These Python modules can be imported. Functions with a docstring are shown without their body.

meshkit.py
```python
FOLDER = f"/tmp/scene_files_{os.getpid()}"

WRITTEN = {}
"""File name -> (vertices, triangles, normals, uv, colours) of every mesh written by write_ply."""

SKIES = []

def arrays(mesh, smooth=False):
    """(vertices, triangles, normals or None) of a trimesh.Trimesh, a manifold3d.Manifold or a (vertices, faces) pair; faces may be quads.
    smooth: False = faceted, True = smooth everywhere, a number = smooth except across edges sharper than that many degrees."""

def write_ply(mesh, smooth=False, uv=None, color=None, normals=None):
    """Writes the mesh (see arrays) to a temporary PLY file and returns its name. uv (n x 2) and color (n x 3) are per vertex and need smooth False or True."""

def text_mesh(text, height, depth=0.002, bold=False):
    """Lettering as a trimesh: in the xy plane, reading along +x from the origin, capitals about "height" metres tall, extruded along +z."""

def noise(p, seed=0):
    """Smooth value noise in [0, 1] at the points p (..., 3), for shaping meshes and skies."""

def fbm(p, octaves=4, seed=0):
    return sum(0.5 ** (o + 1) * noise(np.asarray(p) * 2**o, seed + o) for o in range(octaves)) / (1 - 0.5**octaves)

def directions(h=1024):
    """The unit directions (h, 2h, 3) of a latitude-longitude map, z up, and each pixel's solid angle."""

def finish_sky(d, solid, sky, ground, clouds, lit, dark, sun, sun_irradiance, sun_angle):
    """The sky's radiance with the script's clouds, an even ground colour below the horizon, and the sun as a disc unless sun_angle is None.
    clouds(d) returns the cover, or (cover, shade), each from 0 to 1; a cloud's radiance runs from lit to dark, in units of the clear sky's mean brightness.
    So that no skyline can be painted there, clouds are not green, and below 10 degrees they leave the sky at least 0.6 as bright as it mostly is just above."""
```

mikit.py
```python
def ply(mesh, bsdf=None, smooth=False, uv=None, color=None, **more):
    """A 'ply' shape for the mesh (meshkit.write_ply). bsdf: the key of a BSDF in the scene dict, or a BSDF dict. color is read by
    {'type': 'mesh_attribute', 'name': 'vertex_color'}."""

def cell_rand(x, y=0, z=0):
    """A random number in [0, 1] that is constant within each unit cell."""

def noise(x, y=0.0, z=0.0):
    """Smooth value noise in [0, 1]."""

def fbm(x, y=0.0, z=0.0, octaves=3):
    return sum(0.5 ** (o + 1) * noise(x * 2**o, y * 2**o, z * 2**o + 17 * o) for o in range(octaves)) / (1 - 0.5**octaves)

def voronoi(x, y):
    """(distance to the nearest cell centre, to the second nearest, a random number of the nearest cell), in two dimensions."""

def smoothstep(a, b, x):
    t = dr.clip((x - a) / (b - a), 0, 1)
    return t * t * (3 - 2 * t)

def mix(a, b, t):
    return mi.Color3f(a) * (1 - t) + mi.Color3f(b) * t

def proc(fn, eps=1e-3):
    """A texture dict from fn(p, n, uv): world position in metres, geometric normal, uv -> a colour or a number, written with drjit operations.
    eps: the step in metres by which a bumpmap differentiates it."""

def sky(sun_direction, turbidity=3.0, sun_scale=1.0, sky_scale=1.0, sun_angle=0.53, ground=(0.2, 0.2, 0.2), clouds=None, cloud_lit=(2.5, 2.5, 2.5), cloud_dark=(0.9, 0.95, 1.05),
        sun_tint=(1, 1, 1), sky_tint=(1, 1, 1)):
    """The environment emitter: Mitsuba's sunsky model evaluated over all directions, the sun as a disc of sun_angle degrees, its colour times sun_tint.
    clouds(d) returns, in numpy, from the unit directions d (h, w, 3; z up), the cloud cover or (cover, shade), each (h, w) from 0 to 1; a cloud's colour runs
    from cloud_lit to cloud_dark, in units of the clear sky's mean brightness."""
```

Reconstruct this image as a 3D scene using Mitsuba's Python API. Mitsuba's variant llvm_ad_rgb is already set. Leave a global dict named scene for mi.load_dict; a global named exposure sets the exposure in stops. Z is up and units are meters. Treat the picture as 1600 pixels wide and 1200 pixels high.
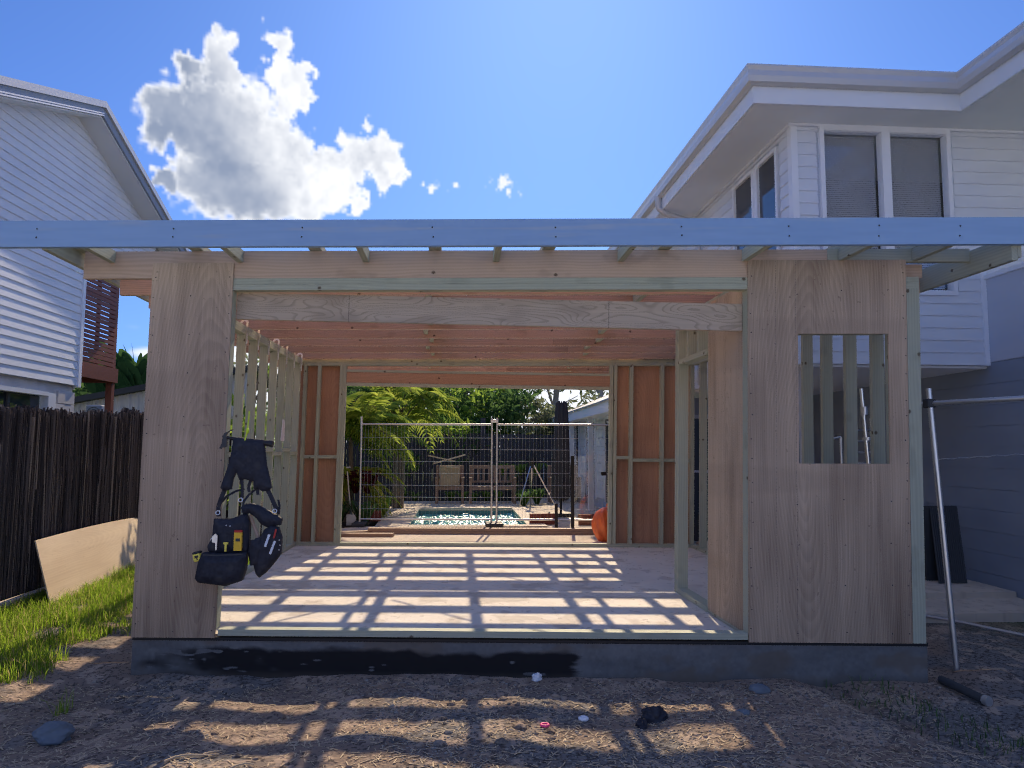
import math, random
import numpy as np, trimesh, drjit as dr, mitsuba as mi, mikit, meshkit
import manifold3d as m3
from shapely.geometry import Polygon, LineString, box as sbox
from shapely.ops import unary_union
from mikit import noise, fbm, voronoi, cell_rand, smoothstep, mix
scene, labels = {}, {}
T = mi.ScalarTransform4f
rng = np.random.default_rng(7)

# ------------------------------------------------------------------ camera, sky, exposure
YAW, PITCH, ROLL = math.radians(4.178), math.radians(5.059), 0.003
EYE = np.array([0.0, 0.0, 1.62])
fwd = np.array([math.sin(YAW) * math.cos(PITCH), math.cos(YAW) * math.cos(PITCH), math.sin(PITCH)])
rt = np.cross(fwd, [0, 0, 1]); rt /= np.linalg.norm(rt)
up0 = np.cross(rt, fwd)
up = up0 * math.cos(ROLL) - rt * math.sin(ROLL)
scene['camera'] = {'type': 'perspective', 'fov': 2 * math.degrees(math.atan(800 / 1155.0)), 'fov_axis': 'x', 'near_clip': 0.05, 'far_clip': 4000.0,
                   'to_world': T().look_at(origin=EYE.tolist(), target=(EYE + fwd).tolist(), up=up.tolist())}
SUN = np.array([0.175, 1.21, 1.0])
SUN_D = SUN / np.linalg.norm(SUN)
exposure = 2.45


def clouds(d):
    az = np.degrees(np.arctan2(d[..., 0], d[..., 1])); el = np.degrees(np.arcsin(np.clip(d[..., 2], -1, 1)))
    p = np.stack([az, el, az * 0], -1)
    wx = (meshkit.fbm(p * 0.35, 5, 3) - .5) * 2.3 + (meshkit.fbm(p * 1.5, 4, 21) - .5) * 1.7
    wy = (meshkit.fbm(p * 0.35 + 40, 5, 9) - .5) * 2.3 + (meshkit.fbm(p * 1.5 + 11, 4, 5) - .5) * 1.7
    a, e = az + wx, el + wy
    f = np.full(az.shape, -9.0)
    #        az     el    ra   re
    blobs = [(-20.6, 22.6, 2.9, 2.5), (-20.2, 25.4, 1.4, 1.3), (-18.3, 26.6, 1.3, 1.9), (-17.6, 22.4, 4.4, 4.0), (-16.4, 18.6, 5.4, 2.7), (-21.6, 18.4, 1.4, 1.1), (-14.4, 27.2, 1.2, 2.3),
             (-13.4, 25.6, 1.7, 1.7), (-12.5, 26.7, .6, .7), (-13.6, 21.6, 2.7, 2.8), (-11.0, 19.4, 2.9, 2.4), (-7.5, 21.7, 2.8, 1.9), (-5.6, 20.8, 1.5, 1.6), (-7.9, 18.2, .9, .9), (-9.6, 21.0, 2.2, 1.4)]
    for ca, ce, ra, re in blobs:
        f = np.maximum(f, 1 - np.sqrt(((a - ca) / ra) ** 2 + ((e - ce) / re) ** 2))
    for ca, ce, ra, re in [(-2.42, 19.95, .7, .5), (3.5, 19.9, .95, .7), (-.35, 20.0, .35, .3), (-7.2, 23.9, .7, .5)]:
        g = 1 - np.sqrt(((az - ca + wx * .45) / ra) ** 2 + ((el - ce + wy * .45) / re) ** 2)
        f = np.maximum(f, (g + (meshkit.fbm(p * 3.1, 3, 6) - .62) * 2.2) * .3)
    low = meshkit.fbm(np.stack([az * .12, el * .3, az * 0], -1), 4, 31) - .48 + np.clip((6.0 - el) / 10, -.9, .25)
    low2 = meshkit.fbm(np.stack([az * .07, el * .12, az * 0], -1), 5, 77) - .66 + np.where(np.abs(az) > 60, .09, -.5)  # clouds added out of view to brighten the shaded fronts
    sm = lambda x, lo, hi: np.clip((x - lo) / (hi - lo), 0, 1) ** 2 * (3 - 2 * np.clip((x - lo) / (hi - lo), 0, 1))
    cover = np.maximum.reduce([sm(f + (meshkit.fbm(p * 2.6, 4, 51) - .5) * .30, -.06, .20), sm(low, 0.0, .1) * .9, sm(low2, 0, .12)])
    det = meshkit.fbm(p * .55, 5, 13)
    depth = sm(f, .02, .42)
    side = sm(-(az + 16.2) - .62 * (el - 22.5), -4.5, 3.0)
    shade = depth * (.10 + .72 * side) + ((det - .5) * .75 + (meshkit.fbm(p * 1.7, 4, 41) - .5) * .4) * depth * (1.1 - .7 * side)
    shade = np.clip(shade, 0, .92)
    return cover, shade


scene['sky'] = mikit.sky(SUN.tolist(), turbidity=3.0, sky_scale=1.0, sun_scale=.70, sun_tint=(1.0, .97, .92), clouds=clouds, cloud_lit=(3.7, 3.75, 3.85), cloud_dark=(.78, 1.02, 1.55), sky_tint=(.285, .44, .84), ground=(.26, .24, .20))

# ------------------------------------------------------------------ helpers
counts = {}


def key_for(name, parent=None):
    full = name if parent is None else parent + '__' + name
    n = counts.get(full, 0); counts[full] = n + 1
    return full if n == 0 else f'{full}_{n:03d}'


def thing(name, label, cat, group=None):
    k = key_for(name)
    labels[k] = {'label': label, 'category': cat}
    if group: labels[k]['group'] = group
    return k


def put(name, mesh, mat, parent=None, smooth=False, uv=None, color=None, label=None, cat=None, group=None, kind=None):
    k = key_for(name, parent)
    if isinstance(mesh, tuple) and len(mesh) == 3:
        uv = mesh[2]; mesh = mesh[:2]
    scene[k] = mikit.ply(mesh, mat, smooth=smooth, uv=uv, color=color)
    l = {}
    if label: l['label'] = label
    if cat: l['category'] = cat
    if group: l['group'] = group
    if kind: l['kind'] = kind
    if l: labels[k] = l
    return k


# garage frame: u along the front, v into the depth, w up; a little out of square and out of plumb as it stands
GP, GA, GB, GC = np.array([-2.3254, 5.6496, .2783]), np.array([.99751, -.09373, .00036]), np.array([0, 1, 0.]), np.array([.01772, -.01442, 1.00745])


def G(q):
    q = np.asarray(q, float)
    return GP + q[..., 0:1] * GA + q[..., 1:2] * GB + q[..., 2:3] * GC


seed_no = [0]


def box(lo, hi, axis=None, fmap=None, seed=None, ends=None):
    """box with uv: u along the grain axis, v across + 10 * board number. ends: optional function(vertices) to shift them"""
    lo, hi = np.array(lo, float), np.array(hi, float)
    size = hi - lo
    if axis is None: axis = int(np.argmax(size))
    if seed is None:
        seed_no[0] += 1; seed = seed_no[0]
    V, F, UV = [], [], []
    for ax in range(3):
        b, c = (ax + 1) % 3, (ax + 2) % 3
        for s in (0, 1):
            quad = [(0, 0), (1, 0), (1, 1), (0, 1)]
            if s == 0: quad = quad[::-1]
            i0 = len(V)
            for (x, y) in quad:
                t = np.zeros(3); t[ax], t[b], t[c] = s, x, y
                P = lo + t * size
                V.append(P)
                o = [k for k in range(3) if k != axis]
                across = (P[o[0]] - lo[o[0]]) + (P[o[1]] - lo[o[1]])
                UV.append((P[axis], across + .2 + 10 * (seed % 97)))
            F += [(i0, i0 + 1, i0 + 2), (i0, i0 + 2, i0 + 3)]
    V = np.array(V)
    if ends is not None: V = ends(V)
    if fmap is not None: V = fmap(V)
    return V, np.array(F), np.array(UV)


def cat(ms):
    V, F, U, n = [], [], [], 0
    for m in ms:
        v, f = (m.vertices, m.faces) if hasattr(m, 'vertices') else (m[0], m[1])
        V.append(np.asarray(v)); F.append(np.asarray(f) + n); n += len(v)
        if not hasattr(m, 'vertices') and len(m) > 2: U.append(m[2])
    return (np.vstack(V), np.vstack(F), np.vstack(U)) if len(U) == len(ms) else (np.vstack(V), np.vstack(F))


def gbox(*a, **k):
    return box(*a, fmap=G, **k)


def beam(p, q, w, h, upv=(0, 0, 1), seed=None):
    """rectangular bar from p to q, w wide and h high"""
    p, q = np.array(p, float), np.array(q, float)
    L = np.linalg.norm(q - p); x = (q - p) / L
    z = np.array(upv, float); z = z - x * (z @ x); z /= np.linalg.norm(z); y = np.cross(z, x)
    V, F, U = box((0, -w / 2, -h / 2), (L, w / 2, h / 2), 0, seed=seed)
    return p + V[:, :1] * x + V[:, 1:2] * y + V[:, 2:3] * z, F, U


def tube(pts, r, sides=8, caps=True):
    p = np.asarray(pts, float); n = len(p); r = np.broadcast_to(np.asarray(r, float), (n,))
    t = np.gradient(p, axis=0); t /= np.linalg.norm(t, axis=1, keepdims=True) + 1e-12
    ref = np.array([0, 0, 1.]) if abs(t[0, 2]) < .9 else np.array([1., 0, 0])
    V = []; a = np.cross(t[0], ref); a /= np.linalg.norm(a)
    th = np.arange(sides) * 2 * np.pi / sides
    for i in range(n):
        a = a - t[i] * (a @ t[i]); a /= np.linalg.norm(a) + 1e-12; b = np.cross(t[i], a)
        V.append(p[i] + r[i] * (np.cos(th)[:, None] * a + np.sin(th)[:, None] * b))
    V = np.vstack(V); F = []
    for i in range(n - 1):
        for j in range(sides):
            k = (j + 1) % sides
            F += [(i * sides + j, i * sides + k, (i + 1) * sides + k), (i * sides + j, (i + 1) * sides + k, (i + 1) * sides + j)]
    if caps:
        for j in range(1, sides - 1):
            F += [(0, j + 1, j), ((n - 1) * sides, (n - 1) * sides + j, (n - 1) * sides + j + 1)]
    return V, np.array(F)


def prism(poly, y0, y1, fr=None):
    """polygon (x, z) extruded along y; fr maps vertices"""
    if not hasattr(poly, 'exterior'): poly = Polygon(poly)
    poly = poly.buffer(0)
    gs = getattr(poly, 'geoms', [poly])
    ms = []
    for g in gs:
        m = trimesh.creation.extrude_polygon(g, abs(y1 - y0), engine='earcut')
        v = np.array(m.vertices); v = np.stack([v[:, 0], min(y0, y1) + v[:, 2], v[:, 1]], 1)
        ms.append((v, np.array(m.faces)[:, ::-1]))
    V, F = cat(ms)
    return (fr(V) if fr else V), F


def xf(m, rot=None, loc=(0, 0, 0), sc=1.0):
    v = np.asarray(m.vertices if hasattr(m, 'vertices') else m[0], float) * sc
    f = np.asarray(m.faces if hasattr(m, 'faces') else m[1])
    if rot is not None: v = v @ np.asarray(rot).T
    return (v + np.asarray(loc), f) if hasattr(m, 'vertices') or len(m) < 3 else (v + np.asarray(loc), f, m[2])


def rz(deg):
    a = math.radians(deg); return np.array([[math.cos(a), -math.sin(a), 0], [math.sin(a), math.cos(a), 0], [0, 0, 1]])


def ry(deg):
    a = math.radians(deg); return np.array([[math.cos(a), 0, math.sin(a)], [0, 1, 0], [-math.sin(a), 0, math.cos(a)]])


def rx(deg):
    a = math.radians(deg); return np.array([[1, 0, 0], [0, math.cos(a), -math.sin(a)], [0, math.sin(a), math.cos(a)]])


def rounded(size, r, seg=3):
    """rounded box centred at 0"""
    s = np.array(size) / 2 - r
    sp = m3.Manifold.sphere(r, 4 * seg)
    hs = [sp.translate([x * s[0], y * s[1], z * s[2]]) for x in (-1, 1) for y in (-1, 1) for z in (-1, 1)]
    m = m3.Manifold.batch_hull(hs).to_mesh()
    return np.array(m.vert_properties[:, :3]), np.array(m.tri_verts)


def blob(r, sub=2, amp=.2, freq=1.5, seed=0, sc=(1, 1, 1)):
    m = trimesh.creation.icosphere(subdivisions=sub, radius=1.0)
    v = np.array(m.vertices); n = meshkit.fbm(v * freq + seed * 7.3, 3, seed) - .5
    return v * (1 + amp * 2 * n[:, None]) * np.array(sc) * r, np.array(m.faces)


# ------------------------------------------------------------------ materials
def mat(name, d, two=True):
    scene[name] = {'type': 'twosided', 'b': d} if two else d
    return name


def pr(fn_or_rgb, rough=.6, spec=.3, metal=0., **k):
    c = mikit.proc(fn_or_rgb) if callable(fn_or_rgb) else {'type': 'rgb', 'value': list(fn_or_rgb)}
    return {'type': 'principled', 'base_color': c, 'roughness': rough, 'specular': spec, 'metallic': metal, **k}


def wood_fn(base, dark, lines=70., contrast=.5, knots=0.0, tone=.25, wave=.06, red=.0):
    def fn(p, n, uv):
        s = dr.floor(uv.y / 10); y = uv.y - 10 * s; x = uv.x
        w = y + wave * (noise(x * .9, y * 5, s) - .5) + .25 * wave * noise(x * 4, y * 14, s + 9)
        g = .5 + .5 * dr.sin(w * lines * 6.28)
        g = .55 * g + .45 * fbm(x * 3, w * 160, s)
        t = tone * (cell_rand(s, 3, 1) - .5) + .22 * (fbm(x * .8, y * 6, s * 3) - .5)
        m = dr.clip(contrast * (1 - g) - t, 0, 1)
        c = mix(base, dark, m)
        # small stains and nail dirt
        d = smoothstep(.66, .86, fbm(x * 5, y * 9, s + 40))
        c = mix(c, mi.Color3f(dark) * .72, .3 * d)
        if knots:
            cx = dr.floor(x / .45); kx = (cx + .2 + .6 * cell_rand(cx, s, 5)) * .45; ky = .2 + .09 * cell_rand(cx, s, 6)
            r = dr.sqrt(dr.square((x - kx) * .8) + dr.square(y - ky))
            on = cell_rand(cx, s, 8) < knots
            k = dr.select(on, 1 - smoothstep(.006, .016, r), 0.)
            c = mix(c, (.07, .045, .025), k * .85)
        return c
    return fn


def ply_fn(base, dark):
    """sliced-face plywood: long cathedral figure, vertical scratch grain, faint water marks"""
    def fn(p, n, uv):
        s = dr.floor(uv.y / 10); y = uv.y - 10 * s; x = uv.x
        y0 = .2 + .25 + .35 * cell_rand(s, 2, 9); x0 = .3 + 1.6 * cell_rand(s, 5, 9)
        wy = y - y0 + .10 * (noise(x * .7, y * 1.5, s) - .5) + .05 * (noise(x * 2.0, y * 5, s + 3) - .5)
        f = dr.sqrt(dr.square(26 * wy) + dr.square(4.2 * (x - x0)) + .4) + .9 * noise(x * 1.1, y * 9, s + 4)
        q = f * 2.1; q = q - dr.floor(q)
        fig = smoothstep(.0, .75, q) * (1 - smoothstep(.82, 1., q))
        fine = fbm(x * 3.5, y * 190, s)
        med = fbm(x * 1.1, y * 16, s + 2)
        m = .15 * (fig - .3) + .40 * (fine - .25) + .50 * (med - .25)
        c = mix(base, dark, dr.clip(m + 1.0 * (fbm(x * .9, y * 2.2, s + 7) - .44) + .22 * smoothstep(1.3, .0, x), 0, 1))
        band = smoothstep(.55, .75, noise(x * 4.5, y * .5, s + 11)) * .16
        c = mix(c, dark, band)
        spot = smoothstep(.80, .88, fbm(x * 30, y * 38, s + 30))
        return mix(c, mi.Color3f(dark) * .6, .4 * spot)
    return fn


def contour_fn(base, dark):
    """rotary-peeled veneer face: wandering contour lines"""
    def fn(p, n, uv):
        s = dr.floor(uv.y / 10); y = uv.y - 10 * s; x = uv.x
        f = noise(x * 1.7, y * 8.5, s) + .35 * noise(x * 4, y * 20, s + 1)
        q = f * 11 + y * 10; q = q - dr.floor(q)
        line = smoothstep(.55, .9, q) * (1 - smoothstep(.92, 1., q))
        c = mix(base, dark, .5 * line + .35 * (fbm(x * 3, y * 60, s) - .3))
        st = smoothstep(.58, .75, fbm(x * 2.2, y * 6, s + 5))
        c = mix(c, dark, .45 * st)
        j = x / 1.95 - .2487; j = dr.abs(j - dr.floor(j) - .5)
        return mix(c, (.05, .045, .05), .5 * (1 - smoothstep(.001, .0022, j)))
    return fn


mat('treated_pine', pr(wood_fn((.43, .45, .35), (.27, .29, .21), 45, .45, .35), .65))
def lvl_fn(base, dark, edge):
    f = wood_fn(base, dark, 60, .55, .2, .6)
    def fn(p, n, uv):
        lam = .75 + .25 * smoothstep(.3, .6, noise(uv.y * 260, uv.x * 2, 3))
        return dr.select(n.z < -.5, mi.Color3f(edge) * lam, f(p, n, uv))  # undersides paler: floor bounce painted in, with lamination streaks
    return fn


mat('red_lvl', pr(lvl_fn((.60, .37, .25), (.30, .165, .105), (.74, .57, .43)), .6))
mat('natural_lvl', pr(wood_fn((.56, .42, .31), (.36, .25, .18), 40, .5, .3, .3), .6))
mat('veneer_beam', pr(contour_fn((.53, .43, .32), (.29, .225, .165)), .6))
mat('face_ply', pr(ply_fn((.55, .42, .295), (.19, .13, .09)), .6))
mat('inner_ply', pr(ply_fn((.53, .30, .195), (.28, .14, .085)), .6))
mat('pale_ply', pr(ply_fn((.74, .62, .46), (.54, .42, .29)), .6))
mat('blue_primer', pr(lambda p, n, uv: mix(mix((.30, .47, .70), (.26, .42, .64), fbm(uv.x * 3, uv.y * 40, 1)), (.42, .50, .58), .55 * smoothstep(.60, .78, fbm(uv.x * 1.7, uv.y * 22, 6))), .55))
mat('redwood', pr(wood_fn((.20, .060, .040), (.10, .028, .02), 50, .5), .5))
mat('bench_wood', pr(wood_fn((.36, .25, .19), (.2, .13, .1), 50, .5), .6))


def floor_fn(p, n, uv):
    a = fbm(p.x * 2.2, p.y * 2.2, 0); b = fbm(p.x * 30, p.y * 30, 2)
    c = mix((.72, .67, .59), (.55, .51, .45), .8 * a + .25 * b)
    st = smoothstep(.56, .72, fbm(p.x * 5, p.y * 4, 8))
    c = mix(c, (.30, .25, .20), .4 * st)
    dr_ = smoothstep(.70, .82, fbm(p.x * 22, p.y * 22, 5))
    return mix(c, (.22, .18, .14), .5 * dr_)


def slab_fn(p, n, uv):
    a = fbm(p.x * 2.5, p.z * 9, p.y); b = fbm(p.x * 40, p.z * 40, p.y * 40)
    c = mix((.20, .205, .205), (.075, .08, .085), a + .5 * (b - .5) + .3 * (fbm(p.x * 14, p.z * 3, 5) - .5))
    c = mix(c, (.13, .105, .08), .6 * smoothstep(.5, .7, fbm(p.x * 4, p.z * 7, 3)))
    # bitumen brushed on the left two thirds, ragged edge
    edge = .185 + .09 * (fbm(p.x * 1.3, 3, 1) - .5) + .05 * (fbm(p.x * 9, p.z * 14, 2) - .5)
    on = smoothstep(.02, -.02, p.z - edge) * smoothstep(1.0, .92, p.x + .16 * fbm(p.x * 3, p.z * 28, 4) + .05 * fbm(p.x * 20, p.z * 90, 4)) * smoothstep(-2.5, -1.5, p.x + 1.3 * (fbm(p.x * 5, p.z * 12, 7) - .5))
    k = smoothstep(.33, .38, fbm(p.x * 5, p.z * 18, 9) + .12 * smoothstep(-2., -1., p.x))
    c = mix(c, (.012, .012, .014), on * k)
    return mix(c, (.10, .08, .06), smoothstep(.05, -.02, p.z) * .5)


mat('floor_concrete', pr(floor_fn, .75))
mat('slab_edge', pr(slab_fn, .8))
mat('pave_concrete', pr(lambda p, n, uv: mix(mix((.60, .52, .42), (.44, .38, .31), fbm(p.x * 3, p.y * 3, 1)), (.3, .26, .2), .35 * smoothstep(.55, .75, fbm(p.x * 14, p.y * 14, 4))), .8))


def dirt_col(p, n, uv):
    a = fbm(p.x * 1.1, p.y * 1.1, 0); b = fbm(p.x * 9, p.y * 9, 3); g = fbm(p.x * 55, p.y * 55, 6)
    soil = mix((.30, .225, .17), (.13, .10, .08), a)
    grey = mix((.25, .235, .215), (.075, .072, .07), g)
    c = mix(soil, grey, smoothstep(.42, .58, .6 * a + .4 * fbm(p.x * 3, p.y * 3, 8) + .05 * (p.x > .4)))
    c = mix(c, (.46, .35, .26), .6 * smoothstep(.55, .7, b))
    c = mix(c, (.06, .05, .045), .75 * smoothstep(.56, .70, g))
    far = smoothstep(4.6, 6.2, dr.sqrt(dr.square(p.x) + dr.square(p.y - 5)) + 1.2 * (a - .5))
    bounce_ground = mix((.41, .42, .43), (.34, .35, .36), b)  # pale unseen ground behind the camera, added to bounce light onto the front
    lawn = mix((.06, .10, .03), (.035, .06, .02), b)
    return mix(c, mix(lawn, bounce_ground, smoothstep(2.6, 1.6, p.y)), far)


def dirt_h(p, n, uv):
    return .014 * fbm(p.x * 16, p.y * 16, 1) + .02 * fbm(p.x * 60, p.y * 60, 2) * fbm(p.x * 6, p.y * 6, 3)


mat('dirt', {'type': 'bumpmap', 'arbitrary': mikit.proc(dirt_h, .003), 'scale': 1.0, 'bsdf': pr(dirt_col, .9, .15)})
mat('white_boards', pr(lambda p, n, uv: mix((.68, .735, .81), (.57, .62, .70), fbm(p.x * 2 + p.y * 2, p.z * 5, 1) * .8), .5))  # white boards with the blue glare veil tinted into the colour
mat('white_trim', pr((.72, .77, .84), .45))  # white trim, veil blue mixed into it
mat('soffit_paint', pr(lambda p, n, uv: mix((.70, .75, .80), (.62, .67, .72), fbm(p.x * 1.5, p.y * 1.5, p.z)), .6))  # soffit white also carries the painted-in blue veil
mat('grey_paint', pr(lambda p, n, uv: mix((.50, .55, .64), (.44, .49, .58), fbm(p.x + p.y, p.z * 3, 1)), .55))
mat('dark_wall', pr(lambda p, n, uv: mix((.28, .335, .42), (.22, .27, .35), fbm(p.y * 2, p.z * 4, 2)), .6))
mat('gutter_metal', pr((.52, .54, .56), .35, .5, .15))
mat('roof_metal', pr((.35, .37, .39), .4, .5, .2))
mat('dark_roof', pr((.05, .055, .06), .5))
def stucco_fn(p, n, uv):
    bx = p.y / .42 + .5 * (dr.floor(p.z / .2) - 2 * dr.floor(dr.floor(p.z / .2) / 2)); bz = p.z / .2
    return mix((.60, .60, .60), (.45, .45, .46), fbm(p.y * 8, p.z * 8, 2))
mat('stucco', pr(stucco_fn, .8))
mat('shed_metal', pr((.62, .60, .55), .45, .4))
mat('black_cloth', pr(lambda p, n, uv: mix(mix((.010, .012, .022), (.026, .03, .045), fbm(p.x * 60, p.z * 60, 1)), (.05, .05, .055), .5 * smoothstep(.6, .8, fbm(p.x * 14, p.z * 14, 4))), .65, .4))
mat('black_plastic', pr((.015, .016, .02), .4, .4))
mat('galv', pr((.66, .68, .70), .32, .6, .85))
mat('steel_bright', pr((.75, .76, .78), .2, .6, 1.0))
mat('yellow_paint', pr((.80, .50, .04), .4))
mat('yellow_plastic', pr((.85, .72, .12), .4))
mat('red_plastic', pr((.45, .03, .03), .4))
mat('pink_plastic', pr((.80, .08, .25), .4))
mat('white_plastic', pr((.78, .78, .78), .4))
mat('lime_plastic', pr((.62, .80, .05), .5))
mat('orange_plastic', pr(lambda p, n, uv: mix((.85, .20, .06), (.70, .12, .03), fbm(p.x * 20, p.y * 20, p.z * 9)), .35, .5))
mat('wrap', pr((.70, .68, .70), .25, .6))
mat('paver_red', pr(lambda p, n, uv: mix((.24, .07, .055), (.14, .045, .04), fbm(p.x * 18, p.y * 18, p.z * 18)), .8))
mat('umbrella_cloth', pr((.045, .045, .055), .8))
mat('rock_mat', pr(lambda p, n, uv: mix((.19, .22, .25), (.10, .12, .14), fbm(p.x * 14, p.y * 14, p.z * 14)), .8))
mat('stone_pale', pr((.30, .27, .23), .85))
mat('stone_dark', pr((.11, .105, .10), .85))
mat('straw', pr((.50, .40, .27), .8))
mat('dark_metal', pr((.05, .055, .06), .5))
mat('pool_tile', pr(lambda p, n, uv: mix((.10, .26, .28), (.06, .18, .21), fbm(p.x * 3, p.y * 3, p.z * 3)), .4))
mat('pool_coping_stone', pr(lambda p, n, uv: mix((.62, .55, .46), (.50, .44, .36), fbm(p.x * 6, p.y * 6, 1)), .75))
mat('pool_surface', {'type': 'principled', 'base_color': {'type': 'rgb', 'value': [.10, .38, .40]}, 'roughness': .22, 'specular': .9}, True)
mat('paling', pr(wood_fn((.075, .075, .085), (.035, .035, .042), 40, .5), .8))
mat('twig_fence', pr(lambda p, n, uv: mix(mix((.21, .175, .155), (.035, .032, .034), dr.sqrt(cell_rand(dr.floor(uv.x), 1, 2))), (.36, .30, .24), dr.select(cell_rand(dr.floor(uv.x), 4, 7) > .9, .8, 0.)), .9, .1))
mat('window_glass', {'type': 'principled', 'base_color': {'type': 'rgb', 'value': [.02, .03, .045]}, 'roughness': .03, 'specular': .9})
mat('clear_glass', {'type': 'thindielectric'}, False)
mat('blind_slat', pr((.42, .45, .50), .6))
mat('interior_dark', pr((.03, .035, .045), .8))
mat('bark', pr(lambda p, n, uv: mix((.26, .22, .18), (.12, .10, .085), fbm(p.x * 12, p.y * 12, p.z * 3)), .85))
mat('pale_bark', pr(lambda p, n, uv: mix((.42, .38, .34), (.20, .18, .16), fbm(p.x * 6, p.y * 6, p.z * 2)), .85))
mat('bed_mulch', pr(lambda p, n, uv: mix((.07, .055, .045), (.03, .025, .022), fbm(p.x * 20, p.y * 20, 2)), .95))


def leaf(name, a, b, dt=.9, dry=0.):
    def fn(p, n, uv):
        c = mix(a, b, cell_rand(dr.floor(uv.x), 2, 3))
        return mix(c, (.50, .42, .20), dr.select(cell_rand(dr.floor(uv.x), 7, 1) < dry, .85, 0.)) if dry else c
    scene[name] = {'type': 'principledthin', 'base_color': mikit.proc(fn), 'roughness': .38, 'spec_trans': 0.0, 'diff_trans': dt, 'eta': 1.4}
    return name


leaf('leaf_palm', (.48, .56, .10), (.18, .30, .06), 1.2)
leaf('leaf_yellow', (.60, .58, .10), (.32, .38, .06), 1.2)
leaf('leaf_green', (.15, .27, .08), (.045, .10, .045), 1.0)
leaf('leaf_bright', (.38, .55, .09), (.13, .25, .05), 1.15)
leaf('leaf_gum', (.26, .30, .16), (.10, .13, .08), .9)
leaf('leaf_red', (.16, .03, .045), (.06, .02, .03), .8)
leaf('leaf_grass', (.36, .52, .06), (.17, .30, .03), 1.2, .16)
leaf('leaf_banana', (.07, .15, .05), (.04, .10, .035), .8)

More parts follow.
